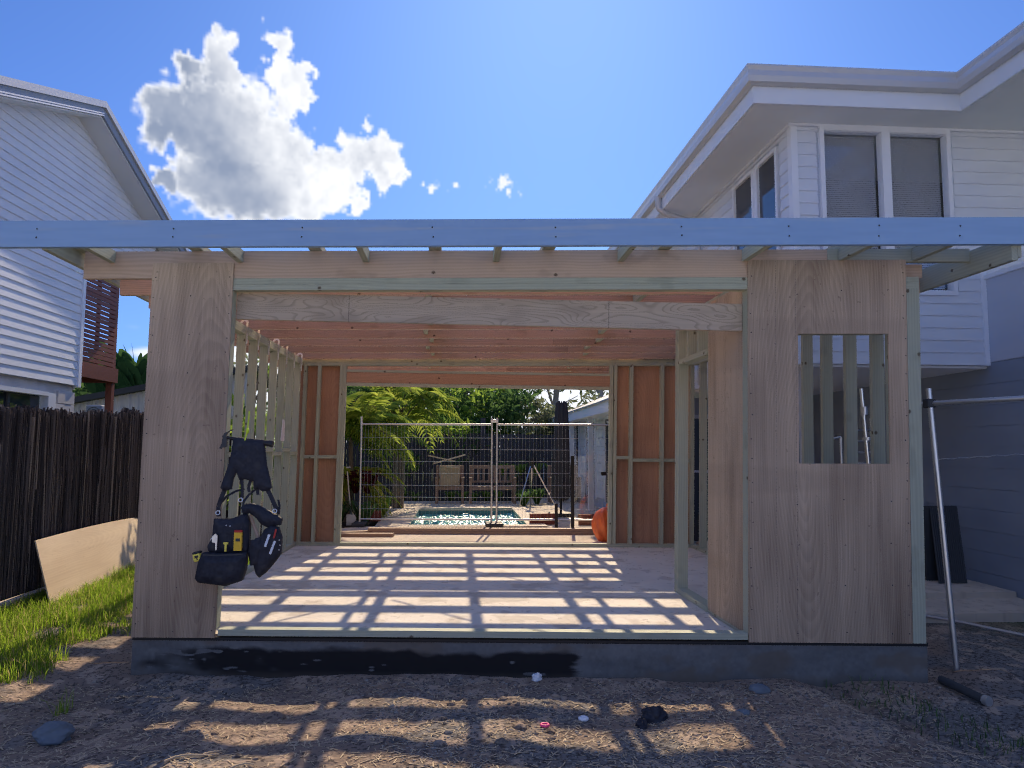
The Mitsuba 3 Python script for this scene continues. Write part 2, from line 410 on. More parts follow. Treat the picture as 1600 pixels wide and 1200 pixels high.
# ------------------------------------------------------------------ ground
def gh(x, y):
    """height of the bare ground"""
    p = np.stack([x, y, np.zeros_like(x)], -1)
    h = (meshkit.fbm(p * .9, 3, 1) - .5) * .13 + (meshkit.fbm(p * 2.6, 3, 4) - .5) * .05 + (meshkit.fbm(p * 8, 3, 8) - .5) * .018 - .008 * np.clip(meshkit.noise(p * 4.2, 19) - .72, 0, 1) * 4
    near = np.clip((12 - np.hypot(x, y - 5)) / 6, 0, 1)
    h = h * near
    # flatter right along the slab, soft trench to the right, lawn rising a little on the left
    fr = 5.62 - .094 * (x + 2.33)
    h = h * (.45 + .55 * np.clip((fr - y) / .6, 0, 1)) - .015
    tr = np.exp(-((x - (2.55 + (5.2 - y) * .33)) / .16) ** 2) * np.clip((5.6 - y) / .5, 0, 1) * np.clip((y - 3) / .5, 0, 1)
    h = h - .07 * tr
    h = h + .04 * np.exp(-((y - 4.05) / .35) ** 2) * np.clip(1 - np.abs(x + .8) / 2.6, 0, 1)
    h = h + (.07 * meshkit.fbm(p * 2.3, 3, 15) - .012) * np.exp(-np.clip(fr - y, 0, 9) / .13) * (y < fr + .3) * (np.abs(x) < 4)
    left = np.clip((-2.5 - x) / 1.2, 0, 1) * np.clip((y - 4.5) / 3, 0, 1)
    h = h + left * .03 - .03 * np.clip(np.hypot(x, y) / 12 - 1, 0, 1)
    return h


def axis_pts(lo, hi, step, far):
    mid = np.arange(lo, hi + 1e-6, step)
    g = [step]
    out = []
    x = 0.0
    while x < far:
        g.append(g[-1] * 1.35); x += g[-1]; out.append(x)
    out = np.array(out)
    return np.concatenate([(lo - out)[::-1], mid, hi + out])


gx = axis_pts(-5.2, 5.7, .03, 900); gy = axis_pts(2.6, 6.6, .03, 900)
XX, YY = np.meshgrid(gx, gy)
ZZ = gh(XX, YY)
nx_, ny_ = len(gx), len(gy)
ii = np.arange(nx_ * ny_).reshape(ny_, nx_)
GF = np.concatenate([np.stack([ii[:-1, :-1], ii[:-1, 1:], ii[1:, 1:]], -1).reshape(-1, 3), np.stack([ii[:-1, :-1], ii[1:, 1:], ii[1:, :-1]], -1).reshape(-1, 3)])
put('ground', (np.stack([XX, YY, ZZ], -1).reshape(-1, 3), GF), 'dirt', smooth=True, label='bare brown dirt and gravel yard striped with roof-frame shadows', kind='structure')


def gz(x, y):
    return float(gh(np.array([float(x)]), np.array([float(y)]))[0])


# ------------------------------------------------------------------ timber garage frame
GAR = thing('timber_garage', 'unfinished timber-framed garage with plywood front panels and open roof joists on a concrete slab', 'building')
slab = put('concrete_slab', box((0.0, .012, -.34), (5.66, 5.08, -.0345), 0, fmap=G), 'slab_edge', GAR, label='concrete slab edge smeared with black waterproofing')
put('floor', gbox((0.0, .06, -.034), (5.66, 5.08, 0.0), 0), 'floor_concrete', slab, label='pale dusty floor with a grid of roof shadows')
put('damp_strip', gbox((0.0, .004, -.034), (5.66, .058, -.012), 0), 'black_plastic', slab)

def wallp(name, lab=None):
    k = GAR + '__' + name
    if lab: labels[k] = {'label': lab}
    return k


FW = wallp('front_wall', 'front wall with two plywood panels either side of the wide opening')
put('bottom_plate', gbox((.62, .0, .001), (4.40, .09, .046), 0), 'treated_pine', FW)
# left half-sheet and right sheet with its window cut-out
put('plywood_panel', gbox((-.004, -.012, -.012), (.604, -.001, 2.70), 2), 'face_ply', FW, label='narrow weathered plywood panel on the left of the opening')


def sheet_with_hole(u0, u1, w0, w1, h, v0, v1):
    a, b, c, d = h
    o = [(u0, w0), (u1, w0), (u1, w1), (u0, w1)]; q = [(a, c), (b, c), (b + .003, d), (a - .002, d)]
    V, F, U = [], [], []
    def quad(ps, s):
        i = len(V)
        for p in ps:
            V.append(p); U.append((p[2], p[0] - u0 + .2 + 10 * s))
        F.extend([(i, i + 1, i + 2), (i, i + 2, i + 3)])
    for k in range(4):
        l = (k + 1) % 4
        for v in (v0, v1):
            ps = [(o[k][0], v, o[k][1]), (o[l][0], v, o[l][1]), (q[l][0], v, q[l][1]), (q[k][0], v, q[k][1])]
            quad(ps if v == v0 else ps[::-1], 61)
        quad([(q[k][0], v0, q[k][1]), (q[l][0], v0, q[l][1]), (q[l][0], v1, q[l][1]), (q[k][0], v1, q[k][1])], 61)
        quad([(o[k][0], v1, o[k][1]), (o[l][0], v1, o[l][1]), (o[l][0], v0, o[l][1]), (o[k][0], v0, o[k][1])], 61)
    return G(np.array(V)), np.array(F), np.array(U)


put('plywood_panel', sheet_with_hole(4.402, 5.545, -.012, 2.71, (4.763, 5.408, 1.236, 2.168), -.012, -.001), 'face_ply', FW, label='wide plywood panel with a rough rectangular window cut-out on the right')
nh = []
for u in (.022, .30, .58, 4.425, 4.75, 5.08, 5.41, 5.527):
    for w in np.arange(.06, 2.7, .15 if u in (.022, .58, 4.425, 5.527) else .3):
        if 4.7 < u < 5.42 and 1.2 < w < 2.2: continue
        m = trimesh.creation.cylinder(radius=.0045, height=.002, sections=8)
        nh.append((G(np.array(m.vertices) @ rx(90).T + np.array([u + rng.uniform(-.008, .008), -.0125, w + rng.uniform(-.03, .03)])), np.array(m.faces)))
put('nail_heads', cat(nh), 'dark_metal', FW, kind='stuff')
for u in (4.60, 4.745):
    put('batten_groove', gbox((u, -.0128, -.01), (u + .0016, -.011, 2.705), 2), 'bark', FW)
for u0, u1 in ((0.0, .045), (.28, .325), (.515, .56), (.562, .607), (4.40, 4.445), (4.447, 4.492), (5.555, 5.60), (5.50, 5.545)):
    if u0 == 5.50: continue
    put('stud', gbox((u0, .0, .0465), (u1, .09, 2.497), 2), 'treated_pine', FW)
put('corner_stud', gbox((5.549, -.010, -.012), (5.64, -.0005, 2.50), 2), 'treated_pine', FW)
put('corner_stud', gbox((5.602, .0, .0465), (5.645, .09, 2.58), 2), 'treated_pine', FW)
put('top_plate', gbox((.0, .0, 2.4985), (5.645, .09, 2.541), 0), 'treated_pine', FW)
put('top_plate', gbox((.0, -.0005, 2.5425), (5.645, .0905, 2.586), 0), 'treated_pine', FW)


def tilt(u0, d0, u1, d1):
    def f(V):
        V = V.copy(); t = (V[:, 0] - u0) / (u1 - u0); V[:, 2] += d0 + (d1 - d0) * t; return V
    return f


put('lintel', gbox((.61, .093, 0), (4.398, .137, .20), 0, ends=tilt(.61, 2.30, 4.398, 2.207)), 'veneer_beam', FW, label='deep veneered lintel beam hung a little out of level')
for u0, u1, w0 in ((.0, .6, 1.22), (4.5, 4.75, 1.19), (5.41, 5.55, 1.19)):
    put('nogging', gbox((u0 + .047, .002, w0), (u1 - .047, .088, w0 + .045), 0), 'treated_pine', FW)
put('window_sill', gbox((4.75, .001, 1.18), (5.41, .088, 1.225), 0), 'treated_pine', FW)
put('window_head', gbox((4.75, .001, 2.172), (5.41, .088, 2.217), 0), 'treated_pine', FW)

LW = wallp('left_wall', 'left wall of open studs with light showing between them')
put('bottom_plate', gbox((.0, .093, .001), (.09, 4.97, .046), 1), 'treated_pine', LW)
put('top_plate', gbox((.0, .093, 2.50), (.09, 4.97, 2.545), 1), 'treated_pine', LW)
put('top_plate', gbox((.001, .093, 2.5465), (.089, 4.97, 2.586), 1), 'treated_pine', LW)
for i in range(11):
    v = .32 + .45 * i + rng.uniform(-.006, .006)
    k = put('stud', gbox((.0 + rng.uniform(-.002, .002), v, .047), (.09, v + .045, 2.499), 2), 'treated_pine', LW)
    if 0 < i:
        put('nogging', gbox((.003, v - .403, 1.25 + .045 * (i % 2)), (.088, v - .002, 1.295 + .045 * (i % 2)), 1), 'treated_pine', LW)
    # galvanised strap looped over the plate
    pts = G(np.array([(.094, v + .022, 2.40), (.096, v + .022, 2.60), (.10, v + .02, 2.635), (.06, v + .02, 2.655), (.03, v + .02, 2.62)]))
    put('metal_strap', cat([beam(pts[j], pts[j + 1], .022, .003, (0, 1, 0)) for j in range(4)]), 'galv', LW)

BW = wallp('back_wall', 'back wall of studs and red-brown plywood round the doorway to the pool')
put('bottom_plate', gbox((.0, 4.99, .001), (5.6, 5.08, .046), 0), 'treated_pine', BW)
put('top_plate', gbox((.09, 4.99, 2.50), (5.6, 5.08, 2.545), 0), 'treated_pine', BW)
put('top_plate', gbox((.0, 4.991, 2.5465), (5.6, 5.079, 2.586), 0), 'treated_pine', BW)
for u in (.10, .30, .615, .662, 4.42, 4.475, 4.70, 5.13, 5.55):
    put('stud', gbox((u, 4.99, .047), (u + .045, 5.08, 2.499), 2), 'treated_pine', BW)
for u0, u1 in ((.147, .298), (.347, .613), (4.522, 4.698), (4.747, 5.128), (5.177, 5.548)):
    put('nogging', gbox((u0, 4.993, 1.20 - .035 * (u0 > 4.7)), (u1, 5.077, 1.245 - .035 * (u0 > 4.7)), 0), 'treated_pine', BW)
put('plywood_panel', gbox((-.01, 5.082, .0), (.70, 5.094, 2.60), 2), 'inner_ply', BW)
put('plywood_panel', gbox((4.425, 5.082, .0), (5.62, 5.094, 2.60), 2), 'inner_ply', BW)
put('lintel', gbox((.709, 5.0, 0), (4.418, 5.045, .145), 0, ends=tilt(.709, 2.262, 4.418, 2.205)), 'red_lvl', BW, label='red lintel over the doorway to the pool')
put('lintel_packer', gbox((.709, 4.992, 0), (4.418, 5.06, .044), 0, ends=tilt(.709, 2.215, 4.418, 2.158)), 'treated_pine', BW)
put('lintel_packer', gbox((.709, 4.998, 0), (4.418, 5.055, .034), 0, ends=tilt(.709, 2.41, 4.418, 2.352)), 'treated_pine', BW)

RW = wallp('right_wall', 'right wall of open studs')
put('bottom_plate', gbox((5.55, .093, .001), (5.64, 4.98, .046), 1), 'treated_pine', RW)
put('top_plate', gbox((5.55, .093, 2.50), (5.64, 4.98, 2.545), 1), 'treated_pine', RW)
put('top_plate', gbox((5.551, .093, 2.5465), (5.639, 4.98, 2.586), 1), 'treated_pine', RW)
for v in (.235, .45, .85, 1.25, 1.62, 2.05, 2.40, 2.85, 3.3, 3.75, 4.2, 4.6):
    put('stud', gbox((5.55, v, .047), (5.64, v + .045, 2.499), 2), 'treated_pine', RW)

PW = wallp('partition_wall', 'inner partition with a doorway on the right of the garage')
PU = 4.405
put('bottom_plate', gbox((PU + .012, .093, .001), (PU + .1, .90, .046), 1), 'treated_pine', PW)
put('bottom_plate', gbox((PU + .004, .90, .0005), (PU + .1, 1.72, .046), 1), 'treated_pine', PW)
put('plywood_panel', gbox((PU, .094, .03), (PU + .011, .86, 2.56), 2), 'face_ply', PW, label='plywood lining on the return wall')
for v in (.40, .80, .86):
    put('stud', gbox((PU + .012, v, .047), (PU + .1, v + .045, 2.499), 2), 'treated_pine', PW)
put('stud', gbox((PU + .004, 1.72, .0), (PU + .1, 1.765, 2.499), 2), 'treated_pine', PW)
put('stud', gbox((PU, 1.7665, .0), (PU + .098, 1.81, 2.499), 2), 'treated_pine', PW)
put('door_head', gbox((PU + .006, .906, 2.14), (PU + .098, 1.718, 2.185), 1), 'treated_pine', PW)
for v in (1.15, 1.45):
    put('stud', gbox((PU + .012, v, 2.187), (PU + .1, v + .045, 2.499), 2), 'treated_pine', PW)
put('top_plate', gbox((PU + .005, .093, 2.5), (PU + .1, 1.83, 2.586), 1), 'treated_pine', PW)

RF = wallp('roof_frame', 'open flat roof frame of red joists, rafters and a blue front fascia')
JV = [.003, .60, 1.18, 1.76, 2.36, 2.99, 3.63, 4.27, 4.92, 5.42, 6.01, 6.60, 7.17, 7.76]
for i, v in enumerate(JV):
    u0, u1 = (-.53, 6.02) if v < 2.0 else (-.53, 5.75)
    m = 'natural_lvl' if i == 0 else 'red_lvl'
    if i == 0:
        put('joist', gbox((u0, v, 2.588), (4.985, v + .045, 2.792), 0), m, RF, label='long natural-coloured header joist over the opening')
    else:
        cut = 1.6 + rng.uniform(0, 2.4)
        put('joist', gbox((u0, v, 2.589), (cut, v + .045, 2.790), 0), m, RF)
        put('joist', gbox((cut + .002, v - .001, 2.589), (u1, v + .046, 2.789), 0), m, RF)
# long rafters lying over the joists
for u in (-.62 + .06, .32, 1.21, 2.10, 2.94, 3.79, 4.51, 5.11, 5.64):
    put('rafter', gbox((u - .046, -.405, 2.795), (u + .046, 7.95 if u < 5.7 else 2.6, 2.842), 1), 'treated_pine', RF)
# noggings between the joists (two staggered rows)
for base, du in ((1.98, -.015), (3.78, .03)):
    for i in range(1, len(JV) - 1):
        u = base + du * i + (.03 if i % 2 else -.03)
        put('nogging', gbox((u, JV[i] + .047, 2.63), (u + .045, JV[i + 1] - .002, 2.78), 1), 'treated_pine', RF)
# front eave tails between header and fascia
for u in (-.316, .648, 1.59, 2.554, 3.473, 4.385, 5.083, 5.62):
    put('eave_tail', gbox((u - .0225, -.404, 2.705), (u + .0225, .001, 2.792), 1), 'treated_pine', RF)
put('eave_trimmer', gbox((4.987, .003, 2.70), (6.018, .048, 2.794), 0), 'treated_pine', RF)
put('eave_trimmer', gbox((5.65, .60, 2.60), (6.018, .645, 2.70), 0), 'treated_pine', RF)
put('joist', gbox((4.987, .049, 2.59), (5.70, .094, 2.69), 0), 'natural_lvl', RF)
fk = put('fascia', gbox((-1.35, -.45, 2.703), (6.40, -.408, 2.886), 0), 'blue_primer', RF, label='long pale blue primed fascia board with nail holes')
nails = []
for u in (-.64, .309, 1.206, 2.097, 2.934, 3.786, 4.508, 5.107, 5.647):
    for w in (2.765, 2.83):
        m = trimesh.creation.cylinder(radius=.0055, height=.004, sections=10)
        v = np.array(m.vertices) @ rx(90).T
        nails.append((G(v + np.array([u + rng.uniform(-.006, .006), -.4515, w + rng.uniform(-.006, .006)])), np.array(m.faces)))
put('nail', cat(nails), 'interior_dark', fk, kind='stuff')
for u, v1, nm in ((-.60, 7.95, 'barge_board'), (6.04, 2.3, 'barge_board')):
    s = 1 if u > 0 else -1
    dip = lambda V: V - np.stack([V[:, 0] * 0, V[:, 0] * 0, np.clip(.055 * (V[:, 1] + .4) / 1.6, 0, .07) if u < 0 else V[:, 1] * 0 + .09], 1)
    put(nm, gbox((u - .02, -.404, 2.695), (u + .02, v1, 2.86), 1, ends=dip), 'treated_pine', RF)
    put(nm, gbox((u + s * .022, -.404, 2.715), (u + s * .045, v1, 2.885), 1, ends=dip), 'treated_pine', RF)
put('fascia', gbox((-.62, 7.955, 2.66), (5.75, 8.0, 2.886), 0), 'blue_primer', RF, label='rear fascia board')
for u in (.02, 5.5):
    put('post', gbox((u, 7.66, -.02), (u + .09, 7.755, 2.588), 2), 'treated_pine', RF)
# diagonal metal brace straps
for (u0, v0, u1, v1) in ((.3, 5.3, 2.0, 7.3), (2.2, 7.3, 4.0, 5.2), (.4, 2.6, 2.0, 4.8), (2.2, 4.8, 4.2, 2.5)):
    put('brace_strap', beam(G((u0, v0, 2.792)), G((u1, v1, 2.792)), .03, .002), 'galv', RF)

# ------------------------------------------------------------------ right two-storey house
HS = thing('two_storey_house', 'white weatherboard two-storey house with wide eaves behind the right end of the garage', 'house')


def hbox(*a, **k):
    return box(*a, **k)


HY, HX0, HX1, WX = 7.85, 3.75, 7.9, 5.95
Z0, Z1 = 2.575, 5.30
UW = HS + '__front_wall'; labels[UW] = {'label': 'upper front wall of horizontal weatherboards'}
WINX0, WINX1, WINZ0, WINZ1 = 4.05, 5.60, 3.36, 5.285


def clad_x(xa, xb, z, dz, y, parent, m='white_boards'):
    """weatherboard facing -y: thicker at its lower edge"""
    V = np.array([(xa, y - .026, z), (xb, y - .026, z), (xb, y - .008, z + dz + .012), (xa, y - .008, z + dz + .012), (xa, y, z), (xb, y, z), (xb, y, z + dz + .012), (xa, y, z + dz + .012)])
    F = np.array([(0, 1, 2), (0, 2, 3), (4, 6, 5), (4, 7, 6), (0, 4, 5), (0, 5, 1), (3, 2, 6), (3, 6, 7), (0, 3, 7), (0, 7, 4), (1, 5, 6), (1, 6, 2)])
    put('weatherboard', (V, F), m, parent)


def clad_y(ya, yb, ya2, yb2, z, dz, x, s, parent, m='white_boards'):
    """weatherboard on a wall x = const facing s * x, its ends may slope (ya..yb at the bottom, ya2..yb2 at the top)"""
    V = np.array([(x + s * .026, ya, z), (x + s * .026, yb, z), (x + s * .008, yb2, z + dz + .012), (x + s * .008, ya2, z + dz + .012), (x, ya, z), (x, yb, z), (x, yb2, z + dz + .012), (x, ya2, z + dz + .012)])
    F = np.array([(0, 1, 2), (0, 2, 3), (4, 6, 5), (4, 7, 6), (0, 4, 5), (0, 5, 1), (3, 2, 6), (3, 6, 7), (0, 3, 7), (0, 7, 4), (1, 5, 6), (1, 6, 2)])
    put('weatherboard', (V, F if s > 0 else F[:, ::-1]), m, parent)


dz = .1397
nb = int(round((Z1 - Z0) / dz))
for i in range(nb):
    z = Z0 + i * dz
    xr = WX - .06 if z + dz < 3.66 else HX1
    if z + dz * .5 > WINZ0 and z + dz * .5 < WINZ1:
        clad_x(HX0 + .045, WINX0 - .03, z, dz, HY, UW)
        clad_x(WINX1 + .03, xr, z, dz, HY, UW)
    else:
        clad_x(HX0 + .045, xr, z, dz, HY, UW)
put('backing', cat([hbox((HX0 + .03, HY + .001, Z0), (WINX0, HY + .12, Z1 + .05)), hbox((WINX1, HY + .001, Z0), (HX1, HY + .12, Z1 + .05)), hbox((WINX0, HY + .001, Z0), (WINX1, HY + .12, WINZ0)), hbox((WINX0, HY + .001, WINZ1), (WINX1, HY + .12, Z1 + .05))]), 'grey_paint', UW)
put('corner_stop', hbox((HX0 - .032, HY - .036, Z0 - .01), (HX0 + .042, HY + .06, Z1)), 'white_trim', UW)
put('corner_stop', hbox((WX - .058, HY - .034, Z0 - .005), (WX - .002, HY - .001, 3.66)), 'white_trim', UW)
SW = HS + '__side_wall'; labels[SW] = {'label': 'upper side wall of weatherboards with narrow windows'}
SWIN = [(8.20, 8.82), (8.90, 9.60)]
for i in range(nb):
    z = Z0 + i * dz
    segs = [(HY + .06, 8.16), (9.66, 17.5)] if 3.6 < z + dz * .5 < 5.2 else [(HY + .06, 17.5)]
    for a, b in segs: clad_y(a, b, a, b, z, dz, HX0, -1, SW)
put('backing', cat([hbox((HX0 + .001, HY + .121, Z0), (HX0 + .12, 17.5, 3.6)), hbox((HX0 + .001, HY + .121, 5.2), (HX0 + .12, 17.5, Z1 + .05)), hbox((HX0 + .001, 9.66, 3.6), (HX0 + .12, 17.5, 5.2)), hbox((HX0 + .001, HY + .121, 3.6), (HX0 + .12, 8.16, 5.2))]), 'grey_paint', SW)
put('floor_structure', hbox((HX0 + .03, HY + .03, Z0 - .03), (HX1, 17.5, Z0 - .002)), 'soffit_paint', HS, label='underside of the upper storey')
put('interior', cat([hbox((HX0 + .9, HY + 1.6, Z0), (HX1, HY + 1.65, Z1)), hbox((HX0 + .13, HY + .13, Z0), (HX1, HY + 1.6, Z0 + .02)), hbox((HX0 + .13, 10.2, Z0), (HX0 + 1, 10.22, Z1))]), 'interior_dark', HS)


def window_x(xa, xb, za, zb, y, parent, n=2, blinds=True):
    w = key_for('window', parent); labels[w] = {'label': 'pair of white-framed sash windows with lowered blinds'}
    f = .05
    parts = [hbox((xa, y - .05, za), (xa + f, y + .06, zb)), hbox((xb - f, y - .05, za), (xb, y + .06, zb)), hbox((xa + f, y - .05, zb - f), (xb - f, y + .06, zb)), hbox((xa + f, y - .05, za), (xb - f, y + .06, za + f))]
    st = (xb - xa) / n
    for i in range(1, n):
        parts.append(hbox((xa + st * i - .05, y - .051, za + f), (xa + st * i + .05, y + .059, zb - f)))
    put('frame', cat(parts), 'white_trim', w)
    for i in range(n):
        a, b = xa + st * i + .05, xa + st * (i + 1) - .05
        put('pane', (np.array([(a, y + .01, za + f), (b, y + .01, za + f), (b, y + .01, zb - f), (a, y + .01, zb - f)]), np.array([(0, 1, 2), (0, 2, 3)])), 'clear_glass', w)
        if blinds:
            sl = []
            z = zb - f - .02
            while z > za + f + .05:
                sl.append(xf(box((a + .01, -.001, -.0125), (b - .01, .001, .0125), 0), rx(-32), (0, y + .09, z))); z -= .023
            put('blind', cat([(s[0], s[1]) for s in sl]), 'blind_slat', w)


window_x(WINX0, WINX1, WINZ0, WINZ1, HY, HS)
for ya, yb in SWIN:
    w = key_for('window', HS); labels[w] = {'label': 'narrow white-framed side window reflecting sky'}
    put('frame', cat([hbox((HX0 - .04, ya, 3.6), (HX0 + .05, ya + .05, 5.2)), hbox((HX0 - .04, yb - .05, 3.6), (HX0 + .05, yb, 5.2)), hbox((HX0 - .04, ya + .05, 5.15), (HX0 + .05, yb - .05, 5.2)), hbox((HX0 - .04, ya + .05, 3.6), (HX0 + .05, yb - .05, 3.65))]), 'white_trim', w)
    put('pane', hbox((HX0 - .004, ya + .05, 3.65), (HX0 + .004, yb - .05, 5.15)), 'window_glass', w)
    put('mullion', hbox((HX0 - .03, yb + .001 if yb < 9.3 else yb - .001, 3.6), (HX0 + .03, yb + .078 if yb < 9.3 else yb + .02, 5.2)), 'white_trim', w)
# roof: eave line L-shaped, gutter, fascia, soffit
RFH = HS + '__roof'; labels[RFH] = {'label': 'low roof with quad gutter, boxed fascia and flat soffit'}
EX, EY, EX2 = 3.10, 7.35, 5.41
SOF = Polygon([(EX + .03, EY + .03), (EX2 + .03, EY + .03), (EX2 + .03, 2.2), (9, 2.2), (9, 18), (EX + .03, 18)])
m = trimesh.creation.extrude_polygon(SOF, .02, engine='earcut')
put('soffit', (np.array(m.vertices) + [0, 0, 5.305], np.array(m.faces)), 'soffit_paint', RFH)
put('soffit_strip', cat([hbox((HX0 - .06, HY - .05, 5.278), (HX1, HY - .028, 5.304)), hbox((HX0 - .055, HY - .028, 5.278), (HX0 - .03, 17, 5.304))]), 'white_trim', RFH)


def eave_profile(prof):
    """sweep an (out, z) profile round the L-shaped eave; out > 0 is away from the house"""
    path = [(EX, 18.0), (EX, EY), (EX2, EY), (EX2, 2.2)]
    offs = lambda o: [(EX - o, 18.0), (EX - o, EY - o), (EX2 - o, EY - o), (EX2 - o, 2.2)]
    n = len(prof); V = []
    for o, z in prof:
        V.append([(x, y, z) for x, y in offs(o)])
    V = np.array(V).transpose(1, 0, 2).reshape(-1, 3); F = []
    for i in range(3):
        for j in range(n):
            k = (j + 1) % n
            F += [(i * n + j, i * n + k, (i + 1) * n + k), (i * n + j, (i + 1) * n + k, (i + 1) * n + j)]
    return V, np.array(F)


put('fascia', eave_profile([(0, 5.295), (0, 5.55), (-.02, 5.55), (-.02, 5.295)]), 'soffit_paint', RFH)
put('gutter', eave_profile([(.003, 5.48), (.03, 5.475), (.075, 5.50), (.09, 5.56), (.08, 5.62), (.095, 5.66), (.095, 5.68), (.083, 5.68), (.072, 5.63), (.06, 5.52), (.003, 5.51)]), 'gutter_metal', RFH)
rv = np.array([(EX + .01, 18, 5.62), (EX + .01, EY + .01, 5.62), (EX2 + .01, EY + .01, 5.62), (EX2 + .01, 2.2, 5.62), (EX + 3.2, 18, 6.5), (EX + 3.2, EY + 3.2, 6.5), (EX2 + 3.2, EY + 3.2, 6.5), (EX2 + 3.2, 2.2, 6.5)])
put('roof_sheet', (rv, np.array([(0, 1, 5), (0, 5, 4), (1, 2, 6), (1, 6, 5), (2, 3, 7), (2, 7, 6)])), 'roof_metal', RFH)
put('downpipe', cat([tube([(3.04, 10.9, 5.5), (3.05, 10.9, 5.32), (3.15, 10.9, 5.24), (3.58, 10.9, 5.12), (3.66, 10.9, 5.0), (3.66, 10.9, 2.6)], .045, 10)]), 'gutter_metal', RFH, smooth=40)
# lower storey: dark wing wall facing left, recess wall with door under the upper floor
LWW = HS + '__lower_wall'; labels[LWW] = {'label': 'dark grey-blue lower wall of wide boards'}
for i in range(11):
    z = .02 + i * .235
    b = hbox((WX, 2.0, z), (WX + .03, 12.0, z + .231))
    put('board', b, 'dark_wall', LWW)
put('backing', hbox((WX + .012, 2.0, .0), (WX + .12, 12.0, 3.55)), 'dark_wall', LWW)
put('parapet', hbox((WX - .004, 2.0, 2.61), (WX + .011, HY - .035, 3.55)), 'grey_paint', LWW, label='smooth painted upper band of the wing wall')
put('parapet_cap', hbox((WX - .03, 2.0, 3.551), (WX + .14, HY - .035, 3.60)), 'white_trim', LWW)
REC = HS + '__recess_wall'; labels[REC] = {'label': 'shaded wall with a glazed sliding door under the upper storey'}
put('backing', hbox((3.2, 12.0, .1), (7.5, 12.1, 2.48)), 'dark_wall', REC)
dk = REC + '__sliding_door'
put('sliding_door', cat([hbox((3.7, 11.95, .14), (3.76, 11.99, 2.2)), hbox((4.55, 11.95, .14), (4.61, 11.99, 2.2)), hbox((5.4, 11.95, .14), (5.46, 11.99, 2.2)), hbox((3.76, 11.95, 2.14), (5.4, 11.99, 2.2)), hbox((3.76, 11.951, 1.25), (5.4, 11.989, 1.29))]), 'grey_paint', REC)
put('door_glass', hbox((3.76, 11.993, .14), (5.4, 11.996, 2.14)), 'window_glass', REC)
put('post', hbox((HX0 + .05, HY + .06, .1), (HX0 + .15, HY + .16, Z0 - .031)), 'grey_paint', REC)

# rear single-storey wing of that house beyond the garage
RWG = thing('rear_wing', 'low pale house wing with eaves and tall windows right of the pool', 'house')
put('wall', hbox((3.35, 13.2, .0), (3.5, 30, 2.6)), 'grey_paint', RWG)
for i in range(10):
    put('weatherboard', hbox((3.325, 13.2, .5 + i * .2), (3.348, 30, .5 + i * .2 + .19)), 'soffit_paint', RWG)
for y0 in (15.2, 17.6, 20.0, 22.4):
    w = key_for('window', RWG)
    put('frame', cat([hbox((3.28, y0, .45), (3.33, y0 + .09, 2.3)), hbox((3.28, y0 + 1.2, .45), (3.33, y0 + 1.29, 2.3)), hbox((3.281, y0 + .6, .45), (3.329, y0 + .66, 2.3)), hbox((3.28, y0, 2.3), (3.33, y0 + 1.29, 2.38))]), 'white_trim', w)
    put('pane', hbox((3.30, y0 + .09, .45), (3.322, y0 + 1.2, 2.3)), 'window_glass', w)
put('soffit', hbox((2.86, 12.4, 2.36), (3.36, 30, 2.38)), 'soffit_paint', RWG)
put('fascia', hbox((2.82, 12.35, 2.34), (2.86, 30, 2.56)), 'white_trim', RWG)
put('roof', (np.array([(2.78, 12.3, 2.57), (2.78, 30, 2.57), (6.2, 30, 3.9), (6.2, 12.3, 3.9), (2.78, 12.3, 2.54), (2.78, 30, 2.54)]), np.array([(0, 1, 2), (0, 2, 3), (0, 4, 5), (0, 5, 1)])), 'roof_metal', RWG)
for y in (16.6, 19.4):
    put('column', hbox((2.95, y, .25), (3.07, y + .12, 2.36)), 'white_trim', RWG)

# ------------------------------------------------------------------ left neighbour house
NB = thing('gabled_house', 'white weatherboard gabled house beyond the brush fence on the left', 'house')
NX = -6.07
AY, AZ, PIT = 11.78, 7.08, .36
GW = NB + '__gable_wall'; labels[GW] = {'label': 'tall white weatherboard gable wall facing the garage'}
CY = 12.22
dz = .1285
z = 2.61
while z < AZ - .27:
    top = z + dz
    def lim(zz):
        h = (AZ - .215 - zz) / PIT
        return max(AY - h, 5.2), min(AY + h, 14.95)
    a0, b0 = lim(z); a1, b1 = lim(top)
    if z < 4.62: b0 = b1 = CY
    if b0 - a0 > .2: clad_y(a0, b0, a1, b1, z, dz, NX, 1, GW)
    z += dz
pw = Polygon([(5.2, 2.61), (CY, 2.61), (CY, 4.62), (14.9, 4.62), (14.9, AZ - .3 - (14.9 - AY) * PIT + .02), (AY, AZ - .28), (5.2, AZ - .3 - (AY - 5.2) * PIT)])
pm = trimesh.creation.extrude_polygon(pw, .12, engine='earcut'); pv = np.array(pm.vertices)
put('backing', (np.stack([NX - .002 - pv[:, 2], pv[:, 0], pv[:, 1]], 1), np.array(pm.faces)), 'grey_paint', GW)
put('corner_stop', hbox((NX - .05, CY - .03, 2.585), (NX + .04, CY + .06, 4.62)), 'white_trim', GW)
put('end_wall', hbox((NX - 6, CY - .01, 2.55), (NX - .05, CY + .05, 5)), 'white_boards', NB)
BSW = NB + '__base_wall'; labels[BSW] = {'label': 'rendered blockwork base wall with a dark window'}
rw = np.random.default_rng(3)
for r in range(12):
    zz = .1 + r * .2
    y = 5.2 + (.21 if r % 2 else 0)
    if zz > 1.3:
        while y < CY - .05:
            yb = min(y + .415, CY - .02)
            if not (zz > 1.8 and zz < 2.35 and 7.2 < (y + yb) / 2 < 11.6):
                o = rw.uniform(-.008, .01)
                put('block', hbox((NX - .06, y + .004, zz + .004), (NX - .012 + o, yb - .004, zz + .196)), 'stucco', BSW)
            y += .42
